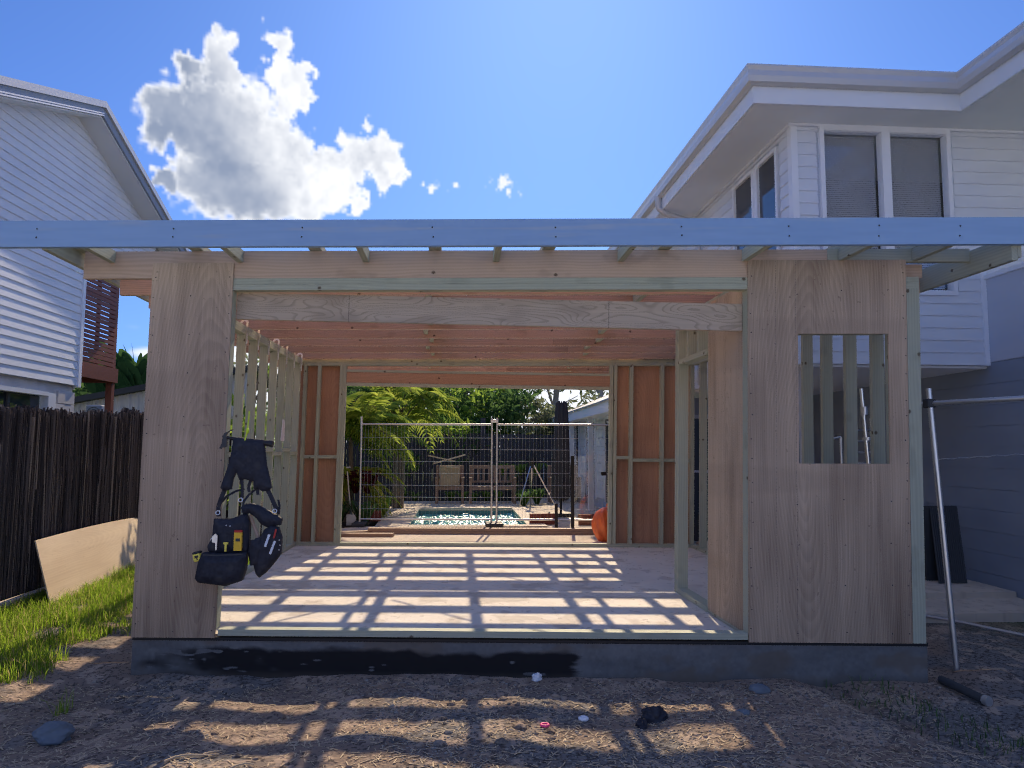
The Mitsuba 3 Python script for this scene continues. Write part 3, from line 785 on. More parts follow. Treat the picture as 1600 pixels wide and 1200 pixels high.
put('backing', hbox((NX - .25, 5.2, .0), (NX - .05, CY - .02, 1.9)), 'stucco', BSW)
put('backing', cat([hbox((NX - .25, 11.62, 1.9), (NX - .05, CY - .02, 2.61)), hbox((NX - .25, 5.2, 1.9), (NX - .05, 7.1, 2.61)), hbox((NX - .25, 7.1, 2.44), (NX - .05, 11.62, 2.61))]), 'stucco', BSW)
wk = key_for('window', NB); labels[wk] = {'label': 'wide dark window low in the rendered wall'}
put('frame', cat([hbox((NX - .09, 11.42, 1.3), (NX + .01, 11.62, 2.44)), hbox((NX - .09, 7.1, 2.39), (NX + .01, 11.42, 2.45))]), 'soffit_paint', wk)
put('pane', hbox((NX - .13, 7.1, 1.3), (NX - .12, 11.42, 2.4)), 'window_glass', wk)
for y in (8.3, 9.7, 10.6):
    put('mullion', hbox((NX - .118, y, 1.3), (NX - .09, y + .05, 2.39)), 'dark_metal', wk)
# roof with barge, soffit and ridge
RN = NB + '__roof'; labels[RN] = {'label': 'grey metal gable roof with a pale boxed verge'}


def slope(y):
    return AZ - abs(y - AY) * PIT


def verge(x0, x1, zlo, zhi, y0=5.0, y1=15.6):
    ys = [y0, AY, y1]; V = []
    for y in ys:
        V += [(x0, y, slope(y) + zlo), (x1, y, slope(y) + zlo), (x1, y, slope(y) + zhi), (x0, y, slope(y) + zhi)]
    F = []
    for i in range(2):
        for j in range(4):
            k = (j + 1) % 4
            F += [(i * 4 + j, (i + 1) * 4 + j, (i + 1) * 4 + k), (i * 4 + j, (i + 1) * 4 + k, i * 4 + k)]
    F += [(0, 1, 2), (0, 2, 3), (8, 10, 9), (8, 11, 10)]
    return np.array(V), np.array(F)


VX = -5.70
put('roof_sheet', verge(NX - 7, VX + .06, .0, .03), 'roof_metal', RN)
put('barge_cap', verge(VX - .01, VX + .07, -.06, .045), 'gutter_metal', RN)
put('barge_board', verge(VX, VX + .035, -.20, -.062), 'dark_wall', RN)
put('barge_trim', verge(VX + .036, VX + .05, -.165, -.145, 5, AY), 'white_trim', RN)
put('barge_trim', verge(VX + .036, VX + .05, -.20, -.18, 5, AY), 'white_trim', RN)
put('soffit', verge(NX - .02, VX, -.225, -.20), 'soffit_paint', RN)
# deck with slatted screen
DK = NB + '__deck'; labels[DK] = {'label': 'raised dark red timber deck with a slatted screen'}
DY0, DY1 = CY + .07, 13.6
put('deck_floor', hbox((NX - 4, DY0, 2.98), (NX - .06, DY1, 3.02)), 'redwood', DK)
put('deck_beam', hbox((NX - .055, DY0 - .01, 2.78), (NX - .01, DY1 + .06, 3.03), 1), 'redwood', DK)
put('deck_beam', hbox((NX - 4, DY1, 2.78), (NX - .06, DY1 + .05, 2.98), 0), 'redwood', DK)
put('deck_post', hbox((NX - .16, DY1 - .06, .0), (NX - .057, DY1 + .05, 2.78), 2), 'redwood', DK)
put('deck_post', hbox((NX - .16, DY1 - .06, 3.035), (NX - .057, DY1 + .05, 4.62), 2), 'redwood', DK)
put('screen_post', hbox((NX - .10, CY + .72, 3.035), (NX - .056, CY + .78, 4.62), 2), 'redwood', DK)
for i in range(22):
    z0 = 3.05 + i * .078
    put('screen_slat', hbox((NX - .055, DY0 + .002, z0), (NX - .035, DY1 - .06, z0 + .064 + rw.uniform(-.01, .007)), 1), 'redwood', DK)
# shed and far neighbours on the left
SH = thing('corrugated_shed', 'cream corrugated metal shed with a dark roof edge behind the brush fence', 'shed')
shY = 19.0
xs = np.arange(-12, -5.2, .05)
prof = [(x, shY - (.03 if int(round(x / .05)) % 4 < 2 else 0)) for x in xs]
V = []; F = []
for i, (x, y) in enumerate(prof): V += [(x, y, 0), (x, y, 2.2 + (x + 12) * .2)]
for i in range(len(prof) - 1): F += [(2 * i, 2 * i + 2, 2 * i + 3), (2 * i, 2 * i + 3, 2 * i + 1)]
put('wall', (np.array(V), np.array(F)), 'shed_metal', SH)
put('rail', hbox((-12, shY - .06, 2.42), (-5.25, shY - .032, 2.5)), 'shed_metal', SH)
rv = np.array([(-12.1, shY - .2, 2.19), (-5.1, shY - .2, 3.59), (-5.1, shY + 4, 3.59), (-12.1, shY + 4, 2.19)])
put('roof', (np.vstack([rv, rv + [0, 0, .14]]), np.array([(0, 1, 2), (0, 2, 3), (4, 6, 5), (4, 7, 6), (0, 5, 1), (0, 4, 5), (1, 6, 2), (1, 5, 6)])), 'dark_roof', SH)
AC = thing('air_conditioner', 'small dark box unit standing before the cream shed', 'air conditioner')
put('cabinet', xf(rounded((.34, .3, .36), .03), None, (-8.27, 17.6, 2.42)), 'dark_wall', AC, smooth=30)
put('stand', cat([hbox((-8.16, 17.5, .0), (-8.34, 17.7, 2.24)), hbox((-8.2, 17.5, .0), (-8.16, 17.7, 2.24))]), 'dark_metal', AC)
put('fan_grille', cat([tube([(-8.27 + r * math.cos(t), 17.445, 2.42 + r * math.sin(t)) for t in np.linspace(0, 6.283, 17)], .008, 5) for r in (.13, .08)]), 'dark_metal', AC)

# ------------------------------------------------------------------ brush fence
BF = thing('brush_fence', 'dark brushwood fence of upright twigs along the left boundary', 'fence')
FX = -4.62
r2 = np.random.default_rng(11)
n = 9000
ys = r2.uniform(4.0, 16.5, n)
hs = 2.02 + .05 * np.sin(ys * 1.3) + .05 * (meshkit.noise(np.stack([ys * 3, ys * 0, ys * 0], -1), 2) - .5) * 2 + r2.normal(0, .035, n)
xo = FX + r2.uniform(-.06, .06, n)
lean = r2.normal(0, .05, n); w = r2.uniform(.003, .009, n)
bot = np.where(r2.random(n) < .35, r2.uniform(0.0, 1.4, n), -.03)
V = np.zeros((n, 6, 3))
for k in range(3):
    ang = k * 2.094
    V[:, k] = np.stack([xo + w * np.cos(ang), ys + w * np.sin(ang), bot], 1)
    V[:, 3 + k] = np.stack([xo + r2.normal(0, .01, n) + .5 * w * np.cos(ang), ys + lean + .5 * w * np.sin(ang), hs], 1)
tri = np.array([(0, 1, 4), (0, 4, 3), (1, 2, 5), (1, 5, 4), (2, 0, 3), (2, 3, 5), (3, 4, 5)])
F = (np.arange(n)[:, None, None] * 6 + tri).reshape(-1, 3)
uvt = np.repeat(np.stack([np.arange(n) + .5, np.zeros(n)], 1), 6, 0)
put('twigs', (V.reshape(-1, 3), F, uvt), 'twig_fence', BF, kind='stuff')
put('backing', hbox((FX - .015, 4.0, 0), (FX + .015, 16.5, 1.93)), 'interior_dark', BF)
put('garden_edge', hbox((-4.52, 5.5, -.05), (-4.42, 10.2, .10), 1), 'pave_concrete', label='low concrete edging strip along the foot of the brush fence', cat='edging')

# plywood offcut leaning on the fence
PS = []
ny, nz = 24, 6
for i in range(ny + 1):
    for j in range(nz + 1):
        a, b = i / ny, j / nz
        y = 7.95 + a * 4.0; bow = .16 * a * (1 - a) * 4 * .3
        PS.append((-4.07 - .27 * b - .30 * a, y + .14 * b * (1 - a), .0 + .67 * b - .07 * a * a * b + .015 * math.sin(3 * a) * b))
PS = np.array(PS); F = []
for i in range(ny):
    for j in range(nz):
        k = i * (nz + 1) + j
        F += [(k, k + nz + 1, k + nz + 2), (k, k + nz + 2, k + 1)]
F = np.array(F); n0 = len(PS)
uv = np.array([(i / ny * 2.9, j / nz * .7 + .2 + 10 * 40) for i in range(ny + 1) for j in range(nz + 1)])
V2 = np.vstack([PS, PS - [.012, 0, .004]]); F2 = [tuple(t) for t in F] + [tuple(t[::-1] + n0) for t in F]
ring = [i * (nz + 1) for i in range(ny + 1)] + [ny * (nz + 1) + j for j in range(1, nz + 1)] + [i * (nz + 1) + nz for i in range(ny - 1, -1, -1)] + [j for j in range(nz - 1, 0, -1)]
for q in range(len(ring)):
    a, b = ring[q], ring[(q + 1) % len(ring)]
    F2 += [(a, b + n0, b), (a, a + n0, b + n0)]
put('plywood_offcut', (V2, np.array(F2), np.vstack([uv, uv])), 'pale_ply', label='pale bowed plywood offcut leaning on the brush fence above the grass', cat='plywood sheet')

# ------------------------------------------------------------------ grass on the left
def blades(pos, hgt, wid, r, bend=.5):
    n = len(pos); a = r.uniform(0, 6.283, n); ln = r.normal(0, bend, n)[:, None] * hgt[:, None]
    dx = np.stack([np.cos(a), np.sin(a), np.zeros(n)], 1); nx = np.stack([-np.sin(a), np.cos(a), np.zeros(n)], 1)
    b0 = pos - dx * wid[:, None]; b1 = pos + dx * wid[:, None]
    mid = pos + np.stack([np.zeros(n), np.zeros(n), hgt * .6], 1) + nx * ln * .35
    tip = pos + np.stack([np.zeros(n), np.zeros(n), hgt], 1) + nx * ln
    m0, m1 = mid - dx * wid[:, None] * .7, mid + dx * wid[:, None] * .7
    V = np.stack([b0, b1, m1, m0, tip], 1).reshape(-1, 3)
    F = (np.arange(n)[:, None, None] * 5 + np.array([(0, 1, 2), (0, 2, 3), (3, 2, 4)])).reshape(-1, 3)
    return V, F, np.repeat(np.stack([np.arange(n) + .5, np.zeros(n)], 1), 5, 0)


r3 = np.random.default_rng(5)
N = 70000
gxp = r3.uniform(-4.42, -2.35, N); gyp = r3.uniform(4.6, 12.5, N)
den = meshkit.fbm(np.stack([gxp * 1.6, gyp * 1.6, gxp * 0], -1), 3, 6)
# bare dirt towards the garage front, grass towards the fence
edge = -2.35 - .0 * gyp
den2 = meshkit.fbm(np.stack([gxp * 4.5, gyp * 3.0, gxp * 0], -1), 3, 16)
prob = np.clip((den - .40) * 7 + (den2 - .5) * 6 + (-3.15 - gxp) * 1.9 + np.clip(gyp - 7.0, -2.5, 1.2) * .75, 0, 1)
ok = r3.random(N) < prob
gp = np.stack([gxp[ok], gyp[ok], gh(gxp[ok], gyp[ok])], 1)
hh = r3.uniform(.03, .15, len(gp)) * r3.uniform(.5, 1.15, len(gp)) * (.35 + 1.2 * den2[ok])
put('lawn_grass', blades(gp, hh, r3.uniform(.002, .0045, len(gp)), r3, .7), 'leaf_grass', label='sunlit green grass strip between the brush fence and the garage', cat='grass', kind='stuff')
tp = r3.uniform([2.3, 3.4], [3.3, 5.3], (900, 2)); tp = tp[np.abs(tp[:, 0] - (2.75 + (5.2 - tp[:, 1]) * .4)) < .22]
gp = np.stack([tp[:, 0], tp[:, 1], gh(tp[:, 0], tp[:, 1])], 1)
put('weeds', blades(gp, r3.uniform(.03, .08, len(gp)), r3.uniform(.002, .004, len(gp)), r3, .8), 'leaf_green', label='thin weeds along the trench in front of the right corner', cat='weeds', kind='stuff')

# stones, straw and twigs on the dirt
def scatter(base, pos, sizes, r):
    v, f = base; n = len(pos); a = r.uniform(0, 6.283, n); c, s = np.cos(a), np.sin(a)
    R = np.zeros((n, 3, 3)); R[:, 0, 0] = c; R[:, 0, 1] = -s; R[:, 1, 0] = s; R[:, 1, 1] = c; R[:, 2, 2] = 1
    V = np.einsum('nij,kj->nki', R, v) * sizes[:, None, :] + pos[:, None, :]
    return V.reshape(-1, 3), (np.arange(n)[:, None, None] * len(v) + f).reshape(-1, 3)


stone = blob(1, 1, .25, 1.6, 4)
for nm, mt, n, lab in (('pebbles', 'stone_pale', 9000, 'pale gravel pebbles scattered over the dirt'), ('pebbles', 'stone_dark', 8000, 'dark gravel pebbles scattered over the dirt')):
    px_ = r3.uniform(-2.6, 3.4, n); py_ = 3.4 + 2.25 * r3.random(n)
    d = meshkit.fbm(np.stack([px_ * 1.3, py_ * 1.3, px_ * 0], -1), 3, 12)
    k = (d + .10 * np.clip(px_, -1.5, 1.5) > .44) & (py_ < 5.6 - .094 * (px_ + 2.33))
    px_, py_ = px_[k], py_[k]
    s = r3.lognormal(-5.35, .42, len(px_))[:, None] * np.array([1, .85, .6])
    put(nm, scatter(stone, np.stack([px_, py_, gh(px_, py_) + .001], 1), s, r3), mt, label=lab, cat='gravel', kind='stuff')
n = 420
px_ = r3.uniform(-2.7, 3.3, n); py_ = 3.5 + 2.1 * r3.random(n) ** .8; kk = py_ < 5.6 - .094 * (px_ + 2.33); px_, py_ = px_[kk], py_[kk]
s = r3.lognormal(-4.35, .45, len(px_))[:, None] * np.array([1.1, .9, .55])
put('soil_clods', scatter(blob(1, 2, .35, 2.2, 8), np.stack([px_, py_, gh(px_, py_) + .002], 1), s, r3), 'dirt', smooth=True, label='dry soil clods lying over the yard', cat='soil', kind='stuff')
n = 8000
px_ = r3.uniform(-3.0, 3.0, n); py_ = r3.uniform(3.5, 5.5, n); kk = py_ < 5.55 - .094 * (px_ + 2.33); px_, py_ = px_[kk], py_[kk]
chip = (np.array([(-1, -.16, 0), (1, -.10, .2), (1, .10, .2), (-1, .16, 0), (0, 0, .35)]), np.array([(0, 1, 4), (1, 2, 4), (2, 3, 4), (3, 0, 4)]))
s = r3.uniform(.006, .03, len(px_))[:, None] * np.array([1, 1, .25])
put('straw_litter', scatter(chip, np.stack([px_, py_, gh(px_, py_) + .003], 1), s, r3), 'straw', label='dry straw and bark chips strewn over the dirt', cat='litter', kind='stuff')
put('rock', xf(blob(.095, 4, .32, 1.6, 5, (1.05, .8, .7)), rz(20), (-2.29, 4.58, gz(-2.29, 4.58) + .03)), 'rock_mat', smooth=50, label='blue-grey rock half sunk in the dirt at lower left', cat='rock')
for (x, y, s, lab) in ((1.78, 4.62, .035, 'small grey stone in shade right of the black rag'), (.78, 4.62, .028, 'small white stone in the sun left of the black rag'), (2.05, 5.02, .06, 'grey clod against the foot of the slab near the right panel')):
    put('stone', xf(blob(s, 2, .2, 1.5, int(x * 10), (1.2, 1, .6)), None, (x, y, gz(x, y) + .01)), 'rock_mat' if s != .028 else 'white_trim', smooth=50, label=lab, cat='stone')
rr = np.random.default_rng(21)
for i, (x, y, a, L) in enumerate(((-1.48, 4.05, 20, .26), (-1.36, 4.0, -50, .22), (-1.28, 4.1, 75, .15), (-1.55, 3.93, -15, .12), (-1.18, 3.92, 5, .18))):
    p = [np.array([x, y, 0]) + rz(a) @ np.array([t * L, .03 * math.sin(t * 5 + i), 0]) for t in np.linspace(0, 1, 6)]
    put('dry_twig', tube([(q[0], q[1], gz(q[0], q[1]) + .012) for q in p], np.linspace(.006, .003, 6), 6), 'straw', label='dry pale twig in a sunny patch at the bottom left of the yard', cat='twig', group='dry twigs lying in the sunny patch')
# bits of rubbish
m = trimesh.creation.icosphere(subdivisions=3, radius=1)
v = np.array(m.vertices); nn = meshkit.fbm(v * 2.2, 3, 9)
rag = (v * (.55 + .9 * nn[:, None]) * np.array([.08, .055, .06]), np.array(m.faces))
put('black_rag', cat([xf(rag, None, (1.22, 4.62, gz(1.22, 4.62) + .02)), xf(rag, rz(70), (1.12, 4.54, gz(1.12, 4.54) + .008), .6)]), 'black_cloth', smooth=True, label='crumpled black rag on the sunlit gravel', cat='rag')
tor = trimesh.creation.torus(.022, .008, major_sections=24, minor_sections=10)
put('plastic_ring', xf(tor, None, (.53, 4.51, gz(.53, 4.51) + .012)), 'pink_plastic', smooth=True, label='small pink plastic ring on the sunlit dirt', cat='ring')
put('paper_scrap', xf(rag, rz(40), (.57, 5.32, gz(.57, 5.32) + .02), .5), 'white_plastic', smooth=True, label='crumpled white paper scrap at the foot of the black slab edge', cat='litter')

# ------------------------------------------------------------------ side path, poles on the right
put('side_path', cat([hbox((3.72, 6.9, -.10), (5.94, 13.1, .07)), hbox((3.9, 7.6, .071), (5.93, 12.0, .13))]), 'pave_concrete', label='concrete side path between the garage and the house', kind='structure')
TFP = thing('leaning_fence_panel', 'galvanised temporary fence panel leaning beside the right end of the garage', 'fence panel')
pb, pt = np.array([3.70, 5.38, gz(3.7, 5.38) + .01]), np.array([3.63, 5.45, 2.10])
put('upright', tube([pb, pb * .5 + pt * .5, pt], .021, 12), 'galv', TFP, smooth=40)
q = pb + (pt - pb) * .945
put('top_rail', tube([q + [-.12, .11, -.01], q + [0, .03, 0], q + [.9, -2.1, .0]], .019, 12), 'galv', TFP, smooth=40)
put('clamp', xf(rounded((.07, .07, .07), .012), None, q + [0, .01, 0]), 'dark_metal', TFP, smooth=30)
q2 = pb + (pt - pb) * .74
tw = [q2 + np.array([1.3, -1.9, .18]) * t for t in np.linspace(0, 1, 40)]
put('twisted_wire', tube([p + np.array([0, 0, .004 * ((i % 2) * 2 - 1)]) for i, p in enumerate(tw)], .0035, 5), 'galv', TFP)
put('loose_rod', tube([(3.9, 7.4, .10), (4.65, 6.7, .04), (5.0, 6.0, .03)], .016, 8), 'galv', smooth=40, label='thin metal rod lying across the shaded side path', cat='rod')
PIP = thing('dark_pipe', 'short dark pipe with a pale end lying by the right corner of the slab', 'pipe')
put('pipe', tube([(3.40, 5.12, gz(3.4, 5.12) + .03), (3.45, 4.76, gz(3.45, 4.76) + .035)], .028, 10), 'dark_metal', PIP, smooth=40)
put('pipe_end', tube([(3.45, 4.757, gz(3.45, 4.76) + .035), (3.456, 4.72, gz(3.45, 4.76) + .036)], .032, 10), 'galv', PIP, smooth=40)
# corrugated mat against the house
cm = []
for i in range(14):
    x = 5.42 + i * .024
    cm.append(tube([(x, 8.10, .135), (x + .06, 8.30, .98)], .012, 6))
put('ribbed_mat', cat([hbox((5.40, 8.30, .132), (5.76, 8.33, .98))] + cm), 'dark_metal', label='dark ribbed mat standing against the house wall beside the path', cat='mat')
# things seen through the window cut-out
SC = thing('scaffold_pole', 'bright silver prop pole seen through the window cut-out', 'pole')
put('pole', tube([(4.05, 7.0, .8), (3.976, 7.02, 2.23)], .02, 10), 'steel_bright', SC, smooth=40)
put('foot', tube([(4.05, 7.0, .8), (4.10, 7.0, .08)], .024, 10), 'galv', SC, smooth=40)
put('collar', cat([tube([(3.996, 7.01, 1.97), (3.99, 7.01, 2.05)], .036, 10), tube([(4.01, 7.01, 1.72), (4.008, 7.01, 1.75)], .045, 10)]), 'galv', SC, smooth=40)
RK = thing('wire_rack', 'dark wire rack standing on the path behind the right wall studs', 'rack')
put('frame', cat([tube([(x, 8.4, .13), (x, 8.4, 2.0)], .012, 6) for x in (4.60, 4.86)]), 'galv', RK)
for i in range(8):
    put('rung', tube([(4.60, 8.4, .95 + i * .13), (4.86, 8.4, .95 + i * .13)], .009, 6), 'galv', RK)
PR = thing('timber_prop', 'thin upright prop seen low in the window cut-out between two studs', 'prop')
put('prop', tube([(3.98, 7.45, .08), (3.98, 7.45, 1.76)], .014, 8), 'galv', PR)
put('hook', tube([(3.98, 7.45, 1.76), (3.88, 7.45, 1.74), (3.8, 7.46, 1.64)], .012, 8), 'galv', PR)

# ------------------------------------------------------------------ tool belt hung in the opening
def L(x, y):   # metres from the hammer, right and up; the drawing scale is 217 to the metre
    return ((x - 395) / 217.0, (690 - y) / 219.0)


TO = G((.79, -.06, 1.375))


def TF(V):
    V = np.asarray(V, float)
    return TO + V[:, :1] * GA + V[:, 1:2] * GB + V[:, 2:3] * np.array([.0, 0, 1.0])


def flat(pts, y0, y1, rnd=.004, soft=.0):
    g = Polygon([L(*p) for p in pts]).buffer(rnd).buffer(-rnd * .5)
    if soft:
        m = trimesh.creation.extrude_polygon(g, abs(y1 - y0), engine='earcut')
        man = m3.Manifold(m3.Mesh(np.array(m.vertices, np.float32), np.array(m.faces, np.uint32))).refine_to_length(.014).to_mesh()
        v, f = np.array(man.vert_properties[:, :3]), np.array(man.tri_verts)
        # puff: thickness falls off towards the outline
        from shapely import distance, points
        d = distance(g.exterior, points(v[:, :2])); t = np.sqrt(np.clip(d / soft, 0, 1))
        zc = (v[:, 2] - abs(y1 - y0) / 2) * (.35 + .65 * t)
        zc += .006 * (meshkit.fbm(np.stack([v[:, 0] * 18, v[:, 1] * 18, v[:, 2] * 0], -1), 3, 3) - .5) * 2 * t
        v = np.stack([v[:, 0], (y0 + y1) / 2 + zc, v[:, 1]], 1)
        return TF(v), f[:, ::-1]
    return prism(g, y0, y1, TF)


HM = thing('claw_hammer', 'claw hammer hung level with a tool harness draped over its handle', 'hammer')
head = [(358, 668), (372, 671), (366, 673), (360, 678), (358.5, 682), (362, 684), (362, 688), (359, 690), (361.5, 696), (359, 698), (356, 692), (351.5, 700), (352.5, 692), (355, 686), (355.5, 678)]
put('head', flat([(371, 669), (363, 673), (359.5, 679), (361, 681), (361.5, 690), (361, 696), (357, 697.5), (354.5, 691), (355, 683), (357, 676)], -.014, .014, .003), 'dark_metal', HM, smooth=30)
put('claw', flat([(356, 686), (358.5, 692), (353, 700), (350.5, 699)], -.008, .008, .002), 'dark_metal', HM, smooth=30)
put('handle', tube(TF(np.array([(L(361, 682)[0], 0, L(361, 682)[1]), (L(372, 684)[0], 0, L(372, 684)[1]), (L(420, 689)[0], 0, L(420, 689)[1]), (L(433, 692.5)[0], 0, L(433, 692.5)[1])])), [.012, .013, .015, .018], 12), 'black_plastic', HM, smooth=40)
put('grip', tube(TF(np.array([(L(419, 689.5)[0], 0, L(419, 689.5)[1] - .002), (L(434, 692)[0], 0, L(434, 692)[1] - .003)])), [.02, .023], 12), 'black_plastic', HM, smooth=40)
put('hanging_cord', tube(TF(np.array([(L(391, 700)[0], -.02, L(391, 700)[1]), (L(391.5, 684)[0], -.022, L(391.5, 684)[1]), (L(393, 672)[0], 0, L(393, 672)[1]), (L(394, 640)[0], .02, L(394, 640)[1])])), .005, 6), 'lime_plastic', HM, smooth=40, label='lime cord tied round the handle')
put('cord_knot', (TF(blob(.017, 2, .3, 2, 3, (.7, .6, 1.3))[0] + np.array([L(393.5, 671)[0], -.005, L(393.5, 671)[1]])), blob(.017, 2, .3, 2, 3)[1]), 'lime_plastic', HM, smooth=True)
TB = thing('tool_belt', 'black tool belt and harness with pouches hanging in the left of the garage opening', 'tool belt')
put('harness', flat([(373, 682), (384, 682.5), (392, 684.5), (410, 686), (420, 688), (422, 704), (425, 726), (431, 748), (434, 761), (428, 765), (421, 766), (416, 763), (407, 762), (407, 750), (401, 749), (392, 747), (384, 748), (380, 738), (379, 734), (373, 748), (371, 763), (360, 766), (355, 761), (360, 745), (366, 726), (370, 706), (372, 690)], -.035, .035, .006, .05), 'black_cloth', TB, smooth=60, label='draped black harness vest')
def strap(pts, w=.018, t=.006):
    P = TF(np.array([(L(x, y)[0], d, L(x, y)[1]) for x, y, d in pts]))
    return cat([beam(P[i], P[i + 1], w, t, (0, 1, 0)) for i in range(len(P) - 1)])
for pts in ([(361, 763, 0), (356, 777, 0), (351, 790, .01), (352, 806, .01)], [(387, 745, 0), (388, 760, 0), (388, 777, .01)], [(401, 748, .01), (397, 760, .01), (399, 768, .01)], [(412, 760, 0), (413, 772, 0)], [(427, 762, 0), (434, 775, 0), (440, 788, 0), (446, 800, .01)]):
    put('strap', strap(pts, .03 if len(pts) > 3 else .022), 'black_cloth', TB)
put('belt_band', strap([(350, 790, .02), (362, 775, .03), (375, 767, .05), (388, 764, .06)], .015), 'black_cloth', TB)
put('belt_band', strap([(390, 800, .0), (391, 783, .0), (397, 773, .02), (406, 765, .03), (412, 762, .04)], .016), 'black_cloth', TB)
put('belt_band', strap([(444, 780, .03), (446, 790, .03), (445, 803, .02)], .015), 'black_cloth', TB)
put('back_pad', flat([(388, 792), (396, 786), (405, 786), (416, 790), (430, 797), (442, 803), (452, 809), (450, 818), (440, 820), (430, 822), (421, 818), (412, 808), (402, 800), (392, 803)], -.03, .05, .006, .04), 'black_cloth', TB, smooth=60)
pouch = put('pouch', flat([(347, 810), (362, 810), (376, 809), (390, 803), (397, 803), (401, 815), (402, 862), (341, 862), (338, 852), (345, 840)], -.045, .05, .006, .05), 'black_cloth', TB, smooth=60, label='tall left pouch with tools in it')
put('binding', strap([(339, 861.5, -.125), (360, 862.3, -.13), (400, 860.5, -.125)], .008, .004), 'dark_metal', TB)
put('pocket', flat([(335, 861), (366, 862), (402, 860), (401, 886), (396, 902), (372, 910), (330, 905), (325, 899), (328, 880), (330, 872)], -.12, .03, .006, .06), 'black_cloth', pouch, smooth=60)
for k in range(3):
    b = L(333 + k * 5, 895 + k * 1.0)
    put('badge', (TF(box((b[0], -.105, b[1]), (b[0] + .018, -.102, b[1] + .011), 0)[0]), box((0, 0, 0), (1, 1, 1), 0)[1]), 'white_trim', pouch)
p2 = put('pouch', flat([(412, 840), (420, 838), (426, 826), (436, 820), (447, 823), (452, 838), (452, 862), (444, 874), (436, 884), (428, 893), (420, 899), (415, 894), (410, 876), (409, 858)], -.05, .06, .006, .05), 'black_cloth', TB, smooth=60, label='narrow right pouch with nail bars')
put('pocket', flat([(407, 842), (420, 840), (424, 852), (420, 876), (408, 880), (404, 862)], -.06, -.01, .006, .04), 'black_cloth', p2, smooth=60)
for a, b in (((436, 832), (430, 851)), ((445, 842), (438, 862))):
    put('reflective_strip', strap([(*a, -.056), (*b, -.058)], .016, .004), 'white_trim', TB)
for x, y in ((352, 800), (387, 780), (441, 797), (395, 808), (346, 842)):
    c = TF(np.array([(L(x, y)[0], -.012, L(x, y)[1])]))[0]
    put('buckle', xf(trimesh.creation.torus(.014, .004, 16, 8), rx(80), c), 'steel_bright', TB, smooth=True)
for x, y in ((340, 871), (386, 866), (390, 869), (374, 820), (368, 819), (451, 841), (452, 849), (451, 856)):
    c = TF(np.array([(L(x, y)[0], -.085 if y > 860 and x < 400 else -.045, L(x, y)[1])]))[0]
    put('rivet', xf(trimesh.creation.icosphere(1, .006), None, c), 'steel_bright', TB, smooth=True)
LV = thing('spirit_level', 'short yellow spirit level stuck in the left tool pouch', 'spirit level')
put('body', (TF(box((L(382.5, 0)[0], -.075, L(0, 857)[1]), (L(394.5, 0)[0], -.052, L(0, 829)[1]), 2)[0]), box((0, 0, 0), (1, 1, 1), 0)[1]), 'yellow_paint', LV)
put('end_cap', (TF(box((L(382.5, 0)[0], -.076, L(0, 829)[1]), (L(394.5, 0)[0], -.051, L(0, 825.5)[1]), 2)[0]), box((0, 0, 0), (1, 1, 1), 0)[1]), 'red_plastic', LV)
put('vial', cat([(TF(box((L(385.5, 0)[0], -.078, L(0, 842.5)[1]), (L(392, 0)[0], -.0755, L(0, 838)[1]), 2)[0]), box((0, 0, 0), (1, 1, 1), 0)[1])]), 'dark_metal', LV)
TM = thing('tape_measure', 'yellow and black tape measure clipped to the left side of the pouch', 'tape measure')
c = TF(np.array([(L(326.5, 867)[0], -.06, L(0, 867)[1])]))[0]
put('case', xf(rounded((.055, .045, .062), .012), ry(-14), c), 'yellow_plastic', TM, smooth=30)
put('case_top', xf(rounded((.058, .047, .018), .008), ry(-14), c + [-.004, 0, .03]), 'black_plastic', TM, smooth=30)
put('mark', cat([xf(box((-.013, -.0245, -.004), (.013, -.0225, .012)), ry(-14), c), xf(box((-.002, -.0245, -.018), (.006, -.0225, -.004)), ry(-14), c)]), 'black_plastic', TM)
CH = thing('yellow_chisel', 'small yellow-handled tool in the middle of the left pouch', 'chisel')
put('handle', (TF(box((L(368.5, 0)[0], -.074, L(0, 858)[1]), (L(371.5, 0)[0], -.062, L(0, 846)[1]), 2)[0]), box((0, 0, 0), (1, 1, 1), 0)[1]), 'yellow_plastic', CH)
put('handle_end', (TF(box((L(366.5, 0)[0], -.076, L(0, 847)[1]), (L(373.5, 0)[0], -.060, L(0, 844)[1]), 0)[0]), box((0, 0, 0), (1, 1, 1), 0)[1]), 'yellow_plastic', CH)
KN = thing('utility_knife', 'grey metal utility knife in the left edge of the pouch', 'knife')
put('body', flat([(349, 835), (354, 831), (357, 834), (357, 842), (356, 856), (354.5, 856), (354, 845), (349, 844)], -.075, -.062, .001), 'galv', KN)
CP = thing('red_pencil', 'red carpenter pencil and clips in the right pouch', 'pencil')
put('pencil', strap([(446, 824, -.05), (443, 838, -.055)], .012, .008), 'red_plastic', CP)
WD = thing('wooden_handle', 'pale wooden tool handle between the two pouches', 'tool handle')
put('handle', tube(TF(np.array([(L(400, 804)[0], .03, L(0, 804)[1]), (L(407, 822)[0], .03, L(0, 822)[1]), (L(415, 842)[0], .03, L(0, 842)[1])])), [.013, .012, .015], 10), 'natural_lvl', WD, smooth=40)
put('white_tag', (G(np.array([(.097, 3.8, 1.43), (.10, 3.98, 1.43), (.10, 3.96, 1.68), (.10, 3.86, 1.70), (.104, 3.8, 1.43), (.107, 3.98, 1.43), (.107, 3.96, 1.68), (.107, 3.86, 1.70)])), np.array([(0, 1, 2), (0, 2, 3), (4, 6, 5), (4, 7, 6), (0, 4, 5), (0, 5, 1), (1, 5, 6), (1, 6, 2), (2, 6, 7), (2, 7, 3), (3, 7, 4), (3, 4, 0)])), 'wrap', label='small white plastic bag hung on a left wall stud', cat='bag')

